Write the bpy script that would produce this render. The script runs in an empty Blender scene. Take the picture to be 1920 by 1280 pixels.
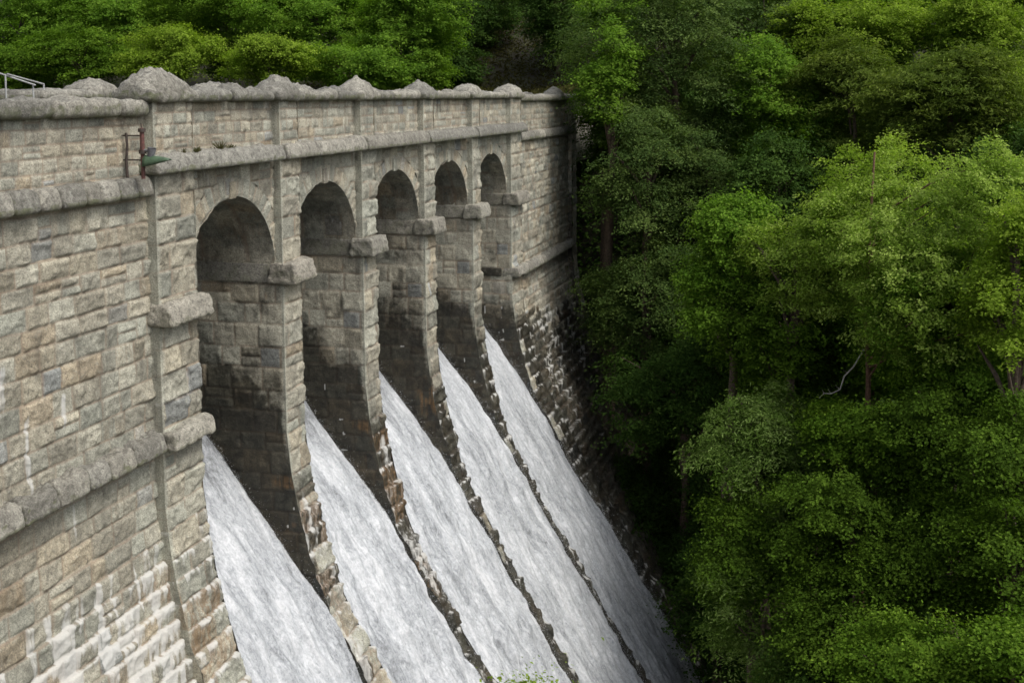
import bpy, math, random
import numpy as np
from mathutils import Matrix, Vector

scene = bpy.context.scene
# ------------------------------------------------------------------ camera
YAW, PITCH, ROLL = 0.27321769, math.radians(4.5), -0.007853981
F_PX, V0 = 2150.0, 351.95
CAM = np.array([15.0, 0.0, 0.0])
def cam_axes():
    f = np.array([-math.sin(YAW)*math.cos(PITCH), math.cos(YAW)*math.cos(PITCH), -math.sin(PITCH)])
    r0 = np.array([math.cos(YAW), math.sin(YAW), 0.0]); u0 = np.cross(r0, f)
    r = r0*math.cos(ROLL) + u0*math.sin(ROLL); u = np.cross(r, f)
    return r, u, f
_r, _u, _f = cam_axes()
cd = bpy.data.cameras.new("camera"); cam = bpy.data.objects.new("camera", cd)
scene.collection.objects.link(cam); scene.camera = cam
cd.sensor_width = 36.0; cd.lens = 36.0*F_PX/1920.0
cd.shift_y = -(640.0 - V0)/1920.0
cd.clip_start = 0.1; cd.clip_end = 2000.0
M = Matrix(((_r[0], _u[0], -_f[0], CAM[0]), (_r[1], _u[1], -_f[1], CAM[1]), (_r[2], _u[2], -_f[2], CAM[2]), (0, 0, 0, 1)))
cam.matrix_world = M
# ------------------------------------------------------------------ sky, sun, exposure
SUN_EL, SUN_AZ = math.radians(54), math.radians(108)      # azimuth clockwise from +y
world = bpy.data.worlds.new("World"); scene.world = world; world.use_nodes = True
wn = world.node_tree; wn.nodes.clear()
sky = wn.nodes.new('ShaderNodeTexSky'); sky.sky_type = 'NISHITA'; sky.sun_disc = False
sky.sun_elevation = SUN_EL; sky.sun_rotation = SUN_AZ; sky.dust_density = 4.0; sky.air_density = 1.0
hs = wn.nodes.new('ShaderNodeHueSaturation'); hs.inputs['Saturation'].default_value = 0.42
bgn = wn.nodes.new('ShaderNodeBackground'); bgn.inputs['Strength'].default_value = 0.15
wo = wn.nodes.new('ShaderNodeOutputWorld')
wn.links.new(sky.outputs[0], hs.inputs['Color']); wn.links.new(hs.outputs[0], bgn.inputs['Color']); wn.links.new(bgn.outputs[0], wo.inputs[0])
sd = bpy.data.lights.new("sun", 'SUN'); sd.energy = 1.25; sd.angle = math.radians(22); sd.color = (1.0, 0.95, 0.88)
sun = bpy.data.objects.new("sun", sd); scene.collection.objects.link(sun)
_sd = Vector((math.sin(SUN_AZ)*math.cos(SUN_EL), math.cos(SUN_AZ)*math.cos(SUN_EL), math.sin(SUN_EL)))
sun.rotation_euler = _sd.to_track_quat('Z', 'Y').to_euler()
scene.view_settings.view_transform = 'Standard'; scene.view_settings.look = 'None'
scene.view_settings.exposure = 0.52; scene.view_settings.gamma = 1.0
scene.render.engine = 'CYCLES'
scene.cycles.pixel_filter_type = 'BLACKMAN_HARRIS'; scene.cycles.filter_width = 1.6
scene.cycles.max_bounces = 5; scene.cycles.diffuse_bounces = 3; scene.cycles.transparent_max_bounces = 4

# ------------------------------------------------------------------ helpers
rng = np.random.default_rng(7)
def ray(u, v):
    return _f + _r*(u-960)/F_PX - _u*(v-V0)/F_PX
def at(u, v, Y):                     # the point on the plane y = Y seen at that place of the photograph
    q = ray(u, v); return CAM + q*((Y-CAM[1])/q[1])

def _hash(ix, iy, iz, seed):
    n = (ix.astype(np.int64)*374761393 + iy.astype(np.int64)*668265263 + iz.astype(np.int64)*2147483647 + seed*974711) & 0xffffffff
    n = ((n ^ (n >> 13))*1274126177) & 0xffffffff
    n = (n ^ (n >> 16))
    n = (n*2246822519) & 0xffffffff
    n = n ^ (n >> 13)
    return (n & 0xffffff)/float(0xffffff)
def vnoise(x, y, z, seed=0):
    ix, iy, iz = np.floor(x), np.floor(y), np.floor(z)
    fx, fy, fz = x-ix, y-iy, z-iz
    fx, fy, fz = fx*fx*(3-2*fx), fy*fy*(3-2*fy), fz*fz*(3-2*fz)
    r = 0
    for dx in (0, 1):
        for dy in (0, 1):
            for dz in (0, 1):
                w = (fx if dx else 1-fx)*(fy if dy else 1-fy)*(fz if dz else 1-fz)
                r = r + w*_hash(ix+dx, iy+dy, iz+dz, seed)
    return r*2-1
def fbm(x, y, z, oct=4, seed=0, gain=0.5):
    r = 0; a = 1.0; t = 0
    for i in range(oct):
        r = r + a*vnoise(x*2**i+i*17.3, y*2**i-i*9.1, z*2**i+i*3.7, seed+i*31); t += a; a *= gain
    return r/t
def sstep(a, b, x):
    t = np.clip((x-a)/(b-a), 0, 1); return t*t*(3-2*t)

COL = scene.collection
def mesh_obj(name, verts, faces, mat, parent=None, smooth=True, attrs=None):
    me = bpy.data.meshes.new(name)
    verts = np.asarray(verts, dtype=np.float32)
    nv = len(verts)
    if isinstance(faces, np.ndarray):
        nf, k = faces.shape
        me.vertices.add(nv); me.vertices.foreach_set('co', verts.ravel())
        me.loops.add(nf*k); me.loops.foreach_set('vertex_index', faces.astype(np.int32).ravel())
        me.polygons.add(nf); me.polygons.foreach_set('loop_start', np.arange(0, nf*k, k, dtype=np.int32))
        me.update(calc_edges=True)
    else:
        me.from_pydata([tuple(v) for v in verts], [], [tuple(f) for f in faces]); me.update()
    me.polygons.foreach_set('use_smooth', np.full(len(me.polygons), smooth, dtype=bool))
    if attrs:
        for an, arr in attrs.items():
            a = me.attributes.new(an, 'FLOAT_COLOR', 'POINT')
            a.data.foreach_set('color', np.asarray(arr, dtype=np.float32).ravel())
    me.materials.append(mat)
    o = bpy.data.objects.new(name, me); COL.objects.link(o)
    if parent: o.parent = parent
    return o
def empty(name, loc=(0, 0, 0)):
    o = bpy.data.objects.new(name, None); COL.objects.link(o); o.location = loc; o.empty_display_size = 0.3; return o
def tag(o, label=None, cat=None, group=None, kind=None):
    if label: o['label'] = label
    if cat: o['category'] = cat
    if group: o['group'] = group
    if kind: o['kind'] = kind
    return o
def to_parent(o, root):             # parent while keeping world coordinates of the vertices (root is only translated)
    o.parent = root; o.matrix_parent_inverse = Matrix.Translation(Vector(root.location)).inverted(); return o

class Acc:                           # collects quads with two colour attributes
    def __init__(s): s.v = []; s.f = []; s.a = []; s.b = []; s.n = 0
    def add(s, v, f, a=None, b=None):
        v = np.asarray(v, float).reshape(-1, 3); s.v.append(v); s.f.append(np.asarray(f)+s.n)
        n = len(v)
        s.a.append(np.tile([.5, .5, 0, 1], (n, 1)) if a is None else a); s.b.append(np.tile([0, 0, 0, 1.], (n, 1)) if b is None else b)
        s.n += n
    def build(s, name, mat, parent=None, smooth=True):
        o = mesh_obj(name, np.concatenate(s.v), np.concatenate(s.f), mat, None, smooth,
                     {'st': np.concatenate(s.a), 'wx': np.concatenate(s.b)})
        if parent: to_parent(o, parent)
        return o

# ------------------------------------------------------------------ materials
def new_mat(name):
    m = bpy.data.materials.new(name); m.use_nodes = True
    nt = m.node_tree; nt.nodes.clear()
    return m, nt, nt.nodes, nt.links
def nd(nt, typ, **kw):
    n = nt.nodes.new(typ)
    for k, v in kw.items():
        if k in n.inputs.keys(): n.inputs[k].default_value = v
        else: setattr(n, k, v)
    return n
def mixc(nt, fac, a, b, mode='MIX'):
    n = nt.nodes.new('ShaderNodeMix'); n.data_type = 'RGBA'; n.blend_type = mode
    for sock, val in ((n.inputs[0], fac), (n.inputs[6], a), (n.inputs[7], b)):
        if hasattr(val, 'is_linked') or isinstance(val, bpy.types.NodeSocket): nt.links.new(val, sock)
        elif isinstance(val, (int, float)): sock.default_value = val
        else: sock.default_value = (*val, 1)
    return n.outputs[2]
def mth(nt, op, a, b=0.0, clamp=False):
    n = nt.nodes.new('ShaderNodeMath'); n.operation = op; n.use_clamp = clamp
    for i, val in enumerate((a, b)):
        if isinstance(val, bpy.types.NodeSocket): nt.links.new(val, n.inputs[i])
        else: n.inputs[i].default_value = val
    return n.outputs[0]
def ramp(nt, fac, stops, interp='LINEAR'):
    n = nt.nodes.new('ShaderNodeValToRGB'); n.color_ramp.interpolation = interp
    cr = n.color_ramp
    while len(cr.elements) < len(stops): cr.elements.new(0.5)
    for e, (p, c) in zip(cr.elements, stops):
        e.position = p; e.color = (*c, 1) if len(c) == 3 else c
    nt.links.new(fac, n.inputs[0]); return n.outputs[0]
def noise(nt, vec, scale, detail=4, rough=0.55, dist=0.0):
    n = nt.nodes.new('ShaderNodeTexNoise'); n.inputs['Scale'].default_value = scale; n.inputs['Detail'].default_value = detail
    n.inputs['Roughness'].default_value = rough; n.inputs['Distortion'].default_value = dist
    nt.links.new(vec, n.inputs['Vector']); return n.outputs['Fac']
def g(v): return (v, v, v)

def stone_material(name, palette, moss=0.0, dark=1.0, lich=0.0):
    m, nt, N, L = new_mat(name)
    out = nd(nt, 'ShaderNodeOutputMaterial'); bs = nd(nt, 'ShaderNodeBsdfPrincipled')
    L.new(bs.outputs[0], out.inputs[0])
    co = nd(nt, 'ShaderNodeNewGeometry').outputs['Position']
    st = nd(nt, 'ShaderNodeAttribute', attribute_name='st'); wx = nd(nt, 'ShaderNodeAttribute', attribute_name='wx')
    s1 = nd(nt, 'ShaderNodeSeparateColor'); L.new(st.outputs['Color'], s1.inputs[0])
    s2 = nd(nt, 'ShaderNodeSeparateColor'); L.new(wx.outputs['Color'], s2.inputs[0])
    base = ramp(nt, s1.outputs[0], palette)
    val = mth(nt, 'MULTIPLY_ADD', s1.outputs[1], 0.5); val.node.inputs[2].default_value = 0.75*dark
    base = mixc(nt, 1.0, base, val, 'MULTIPLY')
    n1 = noise(nt, co, 2.2, 5, 0.62, 0.4); n2 = noise(nt, co, 30, 4, 0.75); n3 = noise(nt, co, 8.5, 5, 0.68, 0.6)
    base = mixc(nt, 1.0, base, ramp(nt, n1, [(0.3, g(0.68)), (0.7, g(1.25))]), 'MULTIPLY')
    base = mixc(nt, 1.0, base, ramp(nt, n2, [(0.30, g(0.42)), (0.5, g(1.0)), (0.70, g(1.6))]), 'MULTIPLY')
    base = mixc(nt, ramp(nt, n3, [(0.56, g(0)), (0.68, g(0.6))]), base, (0.37, 0.37, 0.31))      # pale lichen
    base = mixc(nt, ramp(nt, n3, [(0.30+lich, g(0.7)), (0.42+lich, g(0))]), base, (0.085, 0.08, 0.068))    # dark lichen
    if moss:
        mo = noise(nt, co, 3.1, 5, 0.6)
        geo = nd(nt, 'ShaderNodeNewGeometry'); sx = nd(nt, 'ShaderNodeSeparateXYZ'); L.new(geo.outputs['Normal'], sx.inputs[0])
        low = mth(nt, 'LESS_THAN', sx.outputs[2], 0.1)
        base = mixc(nt, mth(nt, 'MULTIPLY', ramp(nt, mo, [(0.42, g(0)), (0.6, g(moss))]), low), base, (0.12, 0.135, 0.06))
    base = mixc(nt, mth(nt, 'MULTIPLY', s1.outputs[2], 0.7), base, (0.27, 0.205, 0.15))                       # mortar
    # vertical streaks of grime
    mp = nd(nt, 'ShaderNodeMapping'); mp.inputs['Scale'].default_value = (5.0, 5.0, 0.35); L.new(co, mp.inputs[0])
    n4 = noise(nt, mp.outputs[0], 1.0, 4, 0.6)
    base = mixc(nt, ramp(nt, n4, [(0.52, g(0)), (0.75, g(0.45))]), base, (0.10, 0.095, 0.08))
    # rust, wet algae, lime and foam trickles
    mp2 = nd(nt, 'ShaderNodeMapping'); mp2.inputs['Scale'].default_value = (9.0, 9.0, 0.9); L.new(co, mp2.inputs[0])
    n5 = noise(nt, mp2.outputs[0], 1.0, 5, 0.65, 0.5)
    n6 = noise(nt, co, 5, 4, 0.6)
    rust = mth(nt, 'MULTIPLY', s2.outputs[2], ramp(nt, n5, [(0.42, g(0)), (0.55, g(1))]))
    wetf = mth(nt, 'ADD', s2.outputs[0], mth(nt, 'MULTIPLY', mth(nt, 'SUBTRACT', n6, 0.5), 1.1))
    wetf = mth(nt, 'MULTIPLY', ramp(nt, wetf, [(0.12, g(0)), (0.85, g(1))]), ramp(nt, s2.outputs[0], [(0.02, g(0)), (0.2, g(1))]))
    wetc = mixc(nt, 1.0, base, mixc(nt, ramp(nt, n1, [(0.35, g(0)), (0.7, g(1))]), (0.045, 0.044, 0.038), (0.12, 0.11, 0.09)), 'MULTIPLY')
    base = mixc(nt, mth(nt, 'MULTIPLY', wetf, 0.93), base, wetc)
    base = mixc(nt, mth(nt, 'MULTIPLY', rust, 0.8), base, (0.21, 0.12, 0.05))
    whf = mth(nt, 'ADD', s2.outputs[1], mth(nt, 'MULTIPLY', mth(nt, 'SUBTRACT', n5, 0.5), 1.6))
    whf = mth(nt, 'MULTIPLY', ramp(nt, whf, [(0.36, g(0)), (0.78, g(1))]), ramp(nt, s2.outputs[1], [(0.03, g(0)), (0.25, g(1))]))
    base = mixc(nt, mth(nt, 'MULTIPLY', whf, 0.75), base, (0.60, 0.60, 0.57))
    L.new(base, bs.inputs['Base Color'])
    rg = mth(nt, 'SUBTRACT', 0.88, mth(nt, 'MULTIPLY', wetf, 0.45)); L.new(rg, bs.inputs['Roughness'])
    bs.inputs['Specular IOR Level'].default_value = 0.3
    bp = nd(nt, 'ShaderNodeBump'); bp.inputs['Strength'].default_value = 0.55; bp.inputs['Distance'].default_value = 0.06
    hsum = mth(nt, 'ADD', mth(nt, 'MULTIPLY', n3, 1.3), mth(nt, 'MULTIPLY', n2, 0.6)); L.new(hsum, bp.inputs['Height'])
    L.new(bp.outputs[0], bs.inputs['Normal'])
    return m
PAL = [(0.0, (0.285, 0.29, 0.24)), (0.3, (0.32, 0.312, 0.253)), (0.6, (0.35, 0.33, 0.262)), (0.84, (0.35, 0.322, 0.245)), (0.94, (0.325, 0.275, 0.195)), (0.975, (0.285, 0.29, 0.265)), (1.0, (0.25, 0.26, 0.245))]
M_STONE = stone_material('granite_masonry', PAL)
M_COPE = stone_material('weathered_granite_coping', [(0.0, (0.20, 0.195, 0.17)), (0.5, (0.25, 0.24, 0.205)), (1.0, (0.29, 0.275, 0.23))], moss=0.6, dark=0.92, lich=0.075)
M_CAP = stone_material('granite_imposts', [(0.0, (0.20, 0.19, 0.165)), (0.5, (0.25, 0.24, 0.20)), (1.0, (0.285, 0.265, 0.22))], moss=0.25, dark=1.0, lich=0.06)
M_DRESS = stone_material('dressed_granite', [(0.0, (0.23, 0.225, 0.215)), (1.0, (0.29, 0.28, 0.255))], dark=1.0)

def water_material():
    m, nt, N, L = new_mat('falling_foam')
    out = nd(nt, 'ShaderNodeOutputMaterial'); bs = nd(nt, 'ShaderNodeBsdfPrincipled')
    st = nd(nt, 'ShaderNodeAttribute', attribute_name='st'); s1 = nd(nt, 'ShaderNodeSeparateColor'); L.new(st.outputs['Color'], s1.inputs[0])
    wx = nd(nt, 'ShaderNodeAttribute', attribute_name='wx')      # flow coordinates: across, along, bay
    mp = nd(nt, 'ShaderNodeMapping'); mp.inputs['Scale'].default_value = (3.6, 1.0, 1.0); L.new(wx.outputs['Vector'], mp.inputs[0])
    na = noise(nt, mp.outputs[0], 1.0, 7, 0.68, 1.2)
    mp2 = nd(nt, 'ShaderNodeMapping'); mp2.inputs['Scale'].default_value = (15.0, 8.5, 1.0); L.new(wx.outputs['Vector'], mp2.inputs[0])
    nb = noise(nt, mp2.outputs[0], 1.0, 7, 0.78, 0.8)
    mp3 = nd(nt, 'ShaderNodeMapping'); mp3.inputs['Scale'].default_value = (1.5, 0.3, 1.0); L.new(wx.outputs['Vector'], mp3.inputs[0])
    nc = noise(nt, mp3.outputs[0], 1.0, 3, 0.5, 0.4)
    t = mth(nt, 'ADD', mth(nt, 'MULTIPLY', na, 0.40), mth(nt, 'MULTIPLY', nb, 0.60))
    t = mth(nt, 'ADD', t, mth(nt, 'MULTIPLY', mth(nt, 'SUBTRACT', nc, 0.5), 0.35))
    mp4 = nd(nt, 'ShaderNodeMapping'); mp4.inputs['Scale'].default_value = (4.5, 2.6, 1.0); L.new(wx.outputs['Vector'], mp4.inputs[0])
    ne = noise(nt, mp4.outputs[0], 1.0, 5, 0.6, 1.5)
    t = mth(nt, 'ADD', t, mth(nt, 'MULTIPLY', mth(nt, 'SUBTRACT', ne, 0.5), 0.20))
    t = mth(nt, 'ADD', t, mth(nt, 'MULTIPLY', mth(nt, 'SUBTRACT', s1.outputs[0], 1.0), 0.18))
    c = ramp(nt, t, [(0.32, (0.14, 0.148, 0.153)), (0.42, (0.29, 0.305, 0.32)), (0.50, (0.41, 0.43, 0.448)), (0.62, (0.60, 0.614, 0.63))])
    L.new(c, bs.inputs['Base Color']); bs.inputs['Roughness'].default_value = 0.6
    bs.inputs['Specular IOR Level'].default_value = 0.25
    bp = nd(nt, 'ShaderNodeBump'); bp.inputs['Strength'].default_value = 0.35; bp.inputs['Distance'].default_value = 0.08
    L.new(t, bp.inputs['Height']); L.new(bp.outputs[0], bs.inputs['Normal'])
    tr = nd(nt, 'ShaderNodeBsdfTransparent'); mx = nd(nt, 'ShaderNodeMixShader')
    al = mth(nt, 'ADD', s1.outputs[1], mth(nt, 'MULTIPLY', mth(nt, 'SUBTRACT', nb, 0.5), 1.2))
    al = ramp(nt, al, [(0.25, g(0)), (0.75, g(1))])
    L.new(al, mx.inputs[0]); L.new(tr.outputs[0], mx.inputs[1]); L.new(bs.outputs[0], mx.inputs[2]); L.new(mx.outputs[0], out.inputs[0])
    return m
M_WATER = water_material()

def leaf_material(name, c1, c2, c3, trans=0.35):
    m, nt, N, L = new_mat(name)
    out = nd(nt, 'ShaderNodeOutputMaterial')
    st = nd(nt, 'ShaderNodeAttribute', attribute_name='st'); s1 = nd(nt, 'ShaderNodeSeparateColor'); L.new(st.outputs['Color'], s1.inputs[0])
    c = ramp(nt, s1.outputs[0], [(0.0, c1), (0.5, c2), (1.0, c3)])
    v = mth(nt, 'MULTIPLY_ADD', s1.outputs[1], 0.6); v.node.inputs[2].default_value = 0.7
    c = mixc(nt, 1.0, c, v, 'MULTIPLY')
    oi = nd(nt, 'ShaderNodeObjectInfo')
    df = nd(nt, 'ShaderNodeBsdfPrincipled'); df.inputs['Roughness'].default_value = 0.8; df.inputs['Specular IOR Level'].default_value = 0.08
    L.new(c, df.inputs['Base Color'])
    tl = nd(nt, 'ShaderNodeBsdfTranslucent'); tc = mixc(nt, 1.0, c, (1.2, 1.35, 0.5), 'MULTIPLY'); L.new(tc, tl.inputs[0])
    mx = nd(nt, 'ShaderNodeMixShader'); mx.inputs[0].default_value = trans
    L.new(df.outputs[0], mx.inputs[1]); L.new(tl.outputs[0], mx.inputs[2]); L.new(mx.outputs[0], out.inputs[0])
    return m
LM = {
 'ash':    leaf_material('ash_leaves', (0.17, 0.26, 0.035), (0.25, 0.35, 0.06), (0.38, 0.48, 0.12), 0.45),
 'bright': leaf_material('fresh_green_leaves', (0.085, 0.17, 0.018), (0.13, 0.235, 0.025), (0.20, 0.32, 0.04), 0.45),
 'yellow': leaf_material('yellow_green_leaves', (0.13, 0.20, 0.020), (0.19, 0.28, 0.030), (0.27, 0.37, 0.045), 0.45),
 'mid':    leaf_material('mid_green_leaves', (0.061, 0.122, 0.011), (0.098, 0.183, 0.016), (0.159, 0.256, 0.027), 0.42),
 'deep':   leaf_material('shade_darkened_leaves', (0.044, 0.083, 0.009), (0.068, 0.127, 0.012), (0.116, 0.195, 0.021), 0.40),  # darker mid green: shade of the lower wood put into the leaf colour
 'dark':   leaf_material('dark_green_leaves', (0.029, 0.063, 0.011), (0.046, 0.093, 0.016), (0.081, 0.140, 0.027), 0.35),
 'blue':   leaf_material('blue_green_leaves', (0.049, 0.088, 0.022), (0.081, 0.132, 0.033), (0.146, 0.207, 0.055), 0.35),  # blue-green foliage of the drooping trees
 'olive':  leaf_material('olive_needles', (0.07, 0.11, 0.018), (0.105, 0.15, 0.026), (0.165, 0.215, 0.04), 0.38),
 'moss':   leaf_material('hemlock_needles', (0.067, 0.122, 0.020), (0.104, 0.171, 0.032), (0.244, 0.329, 0.110), 0.35),
}
def simple_mat(name, c1, c2, scale=3, rough=0.85, metal=0.0, bump=0.3):
    m, nt, N, L = new_mat(name)
    out = nd(nt, 'ShaderNodeOutputMaterial'); bs = nd(nt, 'ShaderNodeBsdfPrincipled'); L.new(bs.outputs[0], out.inputs[0])
    co = nd(nt, 'ShaderNodeNewGeometry').outputs['Position']
    n = noise(nt, co, scale, 5, 0.6)
    L.new(ramp(nt, n, [(0.35, c1), (0.65, c2)]), bs.inputs['Base Color'])
    bs.inputs['Roughness'].default_value = rough; bs.inputs['Metallic'].default_value = metal
    bp = nd(nt, 'ShaderNodeBump'); bp.inputs['Strength'].default_value = bump; bp.inputs['Distance'].default_value = 0.05
    L.new(n, bp.inputs['Height']); L.new(bp.outputs[0], bs.inputs['Normal'])
    return m
M_GROUND = simple_mat('woodland_floor', (0.020, 0.015, 0.009), (0.035, 0.040, 0.012), 1.2)
M_BARK = simple_mat('bark', (0.055, 0.038, 0.026), (0.12, 0.085, 0.06), 9)
M_REDBARK = simple_mat('reddish_bark', (0.10, 0.05, 0.03), (0.20, 0.11, 0.07), 9)
M_DEAD = simple_mat('dead_wood', (0.30, 0.28, 0.24), (0.45, 0.42, 0.37), 12)
M_ROAD = simple_mat('asphalt', (0.05, 0.05, 0.05), (0.075, 0.073, 0.07), 20)
M_RUST = simple_mat('red_oxide_iron', (0.07, 0.03, 0.024), (0.15, 0.058, 0.048), 14, 0.7)
M_IRON = simple_mat('dark_iron', (0.03, 0.025, 0.02), (0.07, 0.05, 0.04), 14, 0.7)
M_GREEN = simple_mat('green_painted_metal', (0.04, 0.075, 0.042), (0.075, 0.125, 0.07), 8, 0.5)
M_GREY = simple_mat('grey_painted_metal', (0.10, 0.10, 0.11), (0.16, 0.16, 0.17), 10, 0.55)
M_RAIL = simple_mat('galvanised_rail', (0.30, 0.31, 0.30), (0.42, 0.43, 0.42), 10, 0.45)
M_LAKE = simple_mat('lake_water', (0.02, 0.03, 0.03), (0.035, 0.045, 0.04), 0.4, 0.08, 0, 0.15)

# ------------------------------------------------------------------ masonry
class Courses:
    """stones laid in courses; given a position on the wall it tells which stone, and how far its joint is"""
    def __init__(s, seed, ch=0.56, lmin=0.55, lmax=1.35, split=0.22, s0=-40, s1=120, t0=-40, t1=8):
        r = np.random.default_rng(seed); s.seed = seed
        tb = [t0]
        while tb[-1] < t1: tb.append(tb[-1]+ch*r.uniform(0.86, 1.14))
        s.tb = np.array(tb); s.split = split
        n = int((s1-s0)/lmin)+4
        s.j = []
        for k in range(len(tb)):
            s.j.append(s0 + np.cumsum(r.uniform(lmin, lmax, n)) - r.uniform(0, lmax))
    def __call__(s, S, T):
        row = np.clip(np.searchsorted(s.tb, T.ravel())-1, 0, len(s.tb)-2)
        Sf, Tf = S.ravel(), T.ravel()
        a = np.empty_like(Sf); b = np.empty_like(Sf); idx = np.zeros(len(Sf), int)
        for k in np.unique(row):
            m = row == k; jj = s.j[k]
            i = np.clip(np.searchsorted(jj, Sf[m]), 1, len(jj)-1)
            idx[m] = i; a[m] = jj[i-1]; b[m] = jj[i]
        lo, hi = s.tb[row], s.tb[row+1]
        z = np.zeros_like(Sf)
        hs_ = _hash(idx, row, z+5, s.seed)
        sp = hs_ < s.split; mid = (lo+hi)/2
        up = sp & (Tf > mid); dn = sp & ~up
        lo = np.where(up, mid, lo); hi = np.where(dn, mid, hi)
        idx2 = idx*3+np.where(up, 1, 0)
        d = np.minimum(np.minimum(Sf-a, b-Sf), np.minimum(Tf-lo, hi-Tf))
        cs, ct = (a+b)/2, (lo+hi)/2
        H = [_hash(idx2, row, z+k, s.seed+11*k) for k in range(6)]
        sh = S.shape
        return d.reshape(sh), (Sf-cs).reshape(sh), (Tf-ct).reshape(sh), [h.reshape(sh) for h in H]

def stone_disp(S, T, cour, amp=1.0, seed=0, stepf=0.0):
    """relief and colour of rock-faced stones"""
    wob = 0.018
    Sw = S + wob*vnoise(S*2.3, T*2.3, S*0+seed, 3)
    Tw = T + wob*vnoise(S*1.7, T*2.9, S*0+seed+9, 4)
    d, ls, lt, H = cour(Sw, Tw)
    e = sstep(0.0, 0.065, d)
    tilt = (H[0]-.5)*0.10*ls + (H[1]-.5)*0.22*lt
    n = fbm(S*2.6+H[2]*50, T*2.6, S*0+seed, 4, 21, 0.55)
    ridge = np.abs(fbm(S*3.4-H[3]*37, T*3.4+H[2]*13, S*0+seed+5, 3, 5))
    fine = fbm(S*11, T*11, S*0+seed+2, 3, 91, .6)
    rel = (0.014 + 0.030*H[4] + tilt + 0.065*n + 0.07*(0.3-ridge) + 0.016*fine)
    h = e*np.maximum(rel, 0.0)*amp - 0.006*(1-e) + stepf*np.clip(lt, -.3, .3)*0.85 + np.abs(stepf)*0.05
    H.append(lt)
    mort = 1-sstep(0.006, 0.028, d)
    return h, H, mort, d

def grid_faces(ns, nt):
    i = np.arange((ns-1)*(nt-1)); a = i//(nt-1)*nt + i % (nt-1)
    return np.stack([a, a+nt, a+nt+1, a+1], 1)

def masonry(acc, sv, tv, pos, nrm, cour, amp=1.0, seed=0, weather=None, margin=None, keep=None, snap=None, flip=False, step=False):
    S, T = np.meshgrid(np.asarray(sv, float), np.asarray(tv, float), indexing='ij')
    if snap: S, T = snap(S, T)
    P = pos(S, T); Nn = nrm(S, T)
    sf = float(step)*np.clip(-(FX(P['t']+.3)-FX(P['t']-.3))/.6, 0, .55) if step else 0.0
    h, H, mort, d = stone_disp(P['s'], P['t'], cour, amp*(1+1.2*sf), seed, sf)
    c1, c2 = H[5], H[3].copy()
    mg = np.zeros_like(S)
    if margin is not None:
        mg = margin(S, T, P); h = h*(1-mg) + 0.0*mg; mort = mort*(1-0.6*mg)
    xyz = np.stack(P['p'], -1) + np.stack(Nn, -1)*h[..., None]
    wet, white, rust = weather(P, H, d, mort) if weather else (0*S, 0*S, 0*S)
    c1 = np.where(mg > .5, 0.12+0.1*c1, c1); c2 = np.where(mg > .5, 0.75+0.2*c2, c2)
    A = np.stack([c1, c2, mort, np.ones_like(S)], -1).reshape(-1, 4)
    B = np.stack([np.clip(wet, 0, 1), np.clip(white, 0, 1), np.clip(rust, 0, 1), np.ones_like(S)], -1).reshape(-1, 4)
    Fq = grid_faces(len(sv), len(tv))
    if flip: Fq = Fq[:, ::-1]
    if keep is not None:
        k = keep(S, T).ravel(); Fq = Fq[k[Fq].all(1)]
    acc.add(xyz.reshape(-1, 3), Fq, A, B)

def lin(a, b, res): return np.linspace(a, b, max(2, int(round(abs(b-a)/res))+1))
def cat(*segs):
    o = [segs[0]]
    for q in segs[1:]: o.append(q[1:])
    return np.concatenate(o)

# ------------------------------------------------------------------ the dam: measures read off the photograph
ARR = [23.1, 29.33, 35.1, 41.12, 47.22, 53.37]
WID = [1.62, 1.08, 1.08, 1.08, 1.02, 1.78]
Z_SPR, Z_STR0, Z_STR1, Z_COP = -4.67, -1.70, -1.27, -0.05
Z_WSTR0, Z_WSTR1, Z_WCOP = -2.20, -1.72, -0.36
REC = -0.25                                   # the spandrels and wings stand back by this
_fz = np.array([-32, -28, -25, -22, -20, -18, -16.5, -15.3, -14.3, -12.9, -11.7, -10.7, -9.5, 2.0])
_fx = np.array([11.6, 9.3, 7.5, 5.5, 4.2, 3.1, 2.3, 1.55, 1.05, 0.62, 0.30, 0.12, 0.0, 0.0])
_wz = np.array([-32, -28, -25.3, -22.6, -19.6, -18.1, -16.6, -15.3, -14.3, -12.7, -10.6, -9.4, -8.9, -8.7])
_wxx = np.array([11.3, 9.05, 7.5, 5.75, 4.0, 3.0, 2.2, 1.40, 0.85, -0.2, -1.85, -2.75, -3.4, -4.4])
def FX(z): return np.interp(z, _fz, _fx)
def WXs(z): return np.interp(z, _wz, _wxx)
def FN(z):
    dx = (FX(z+.2)-FX(z-.2))/.4; l = np.sqrt(1+dx*dx); return 1/l, -dx/l

dam = empty('dam', (0, 38, -30))
tag(dam, 'grey granite masonry dam with five arches over its spillway', 'dam')

def streaks(a, b, sa, sb, seed, lo, hi):
    return sstep(lo, hi, fbm(a*sa, b*sb, a*0+seed, 4, seed, 0.55))

# ---- wing walls
def front_pos(off):
    def f(S, T):
        return {'p': (FX(T)+off, S, T), 's': S, 't': T}
    return f
def front_nrm(S, T):
    nx, nz = FN(T); return nx, 0*S, nz
C_WING = Courses(3, 0.47, 0.42, 1.05, 0.10)
C_PIER = Courses(5, 0.60, 0.5, 1.1, 0.1)
C_FRONT = Courses(5, 0.60, 0.9, 1.7, 0.08)
C_PAR = Courses(8, 0.27, 0.3, 0.8, 0.12)
C_SPAN = Courses(9, 0.5, 0.45, 1.0, 0.25)

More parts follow.
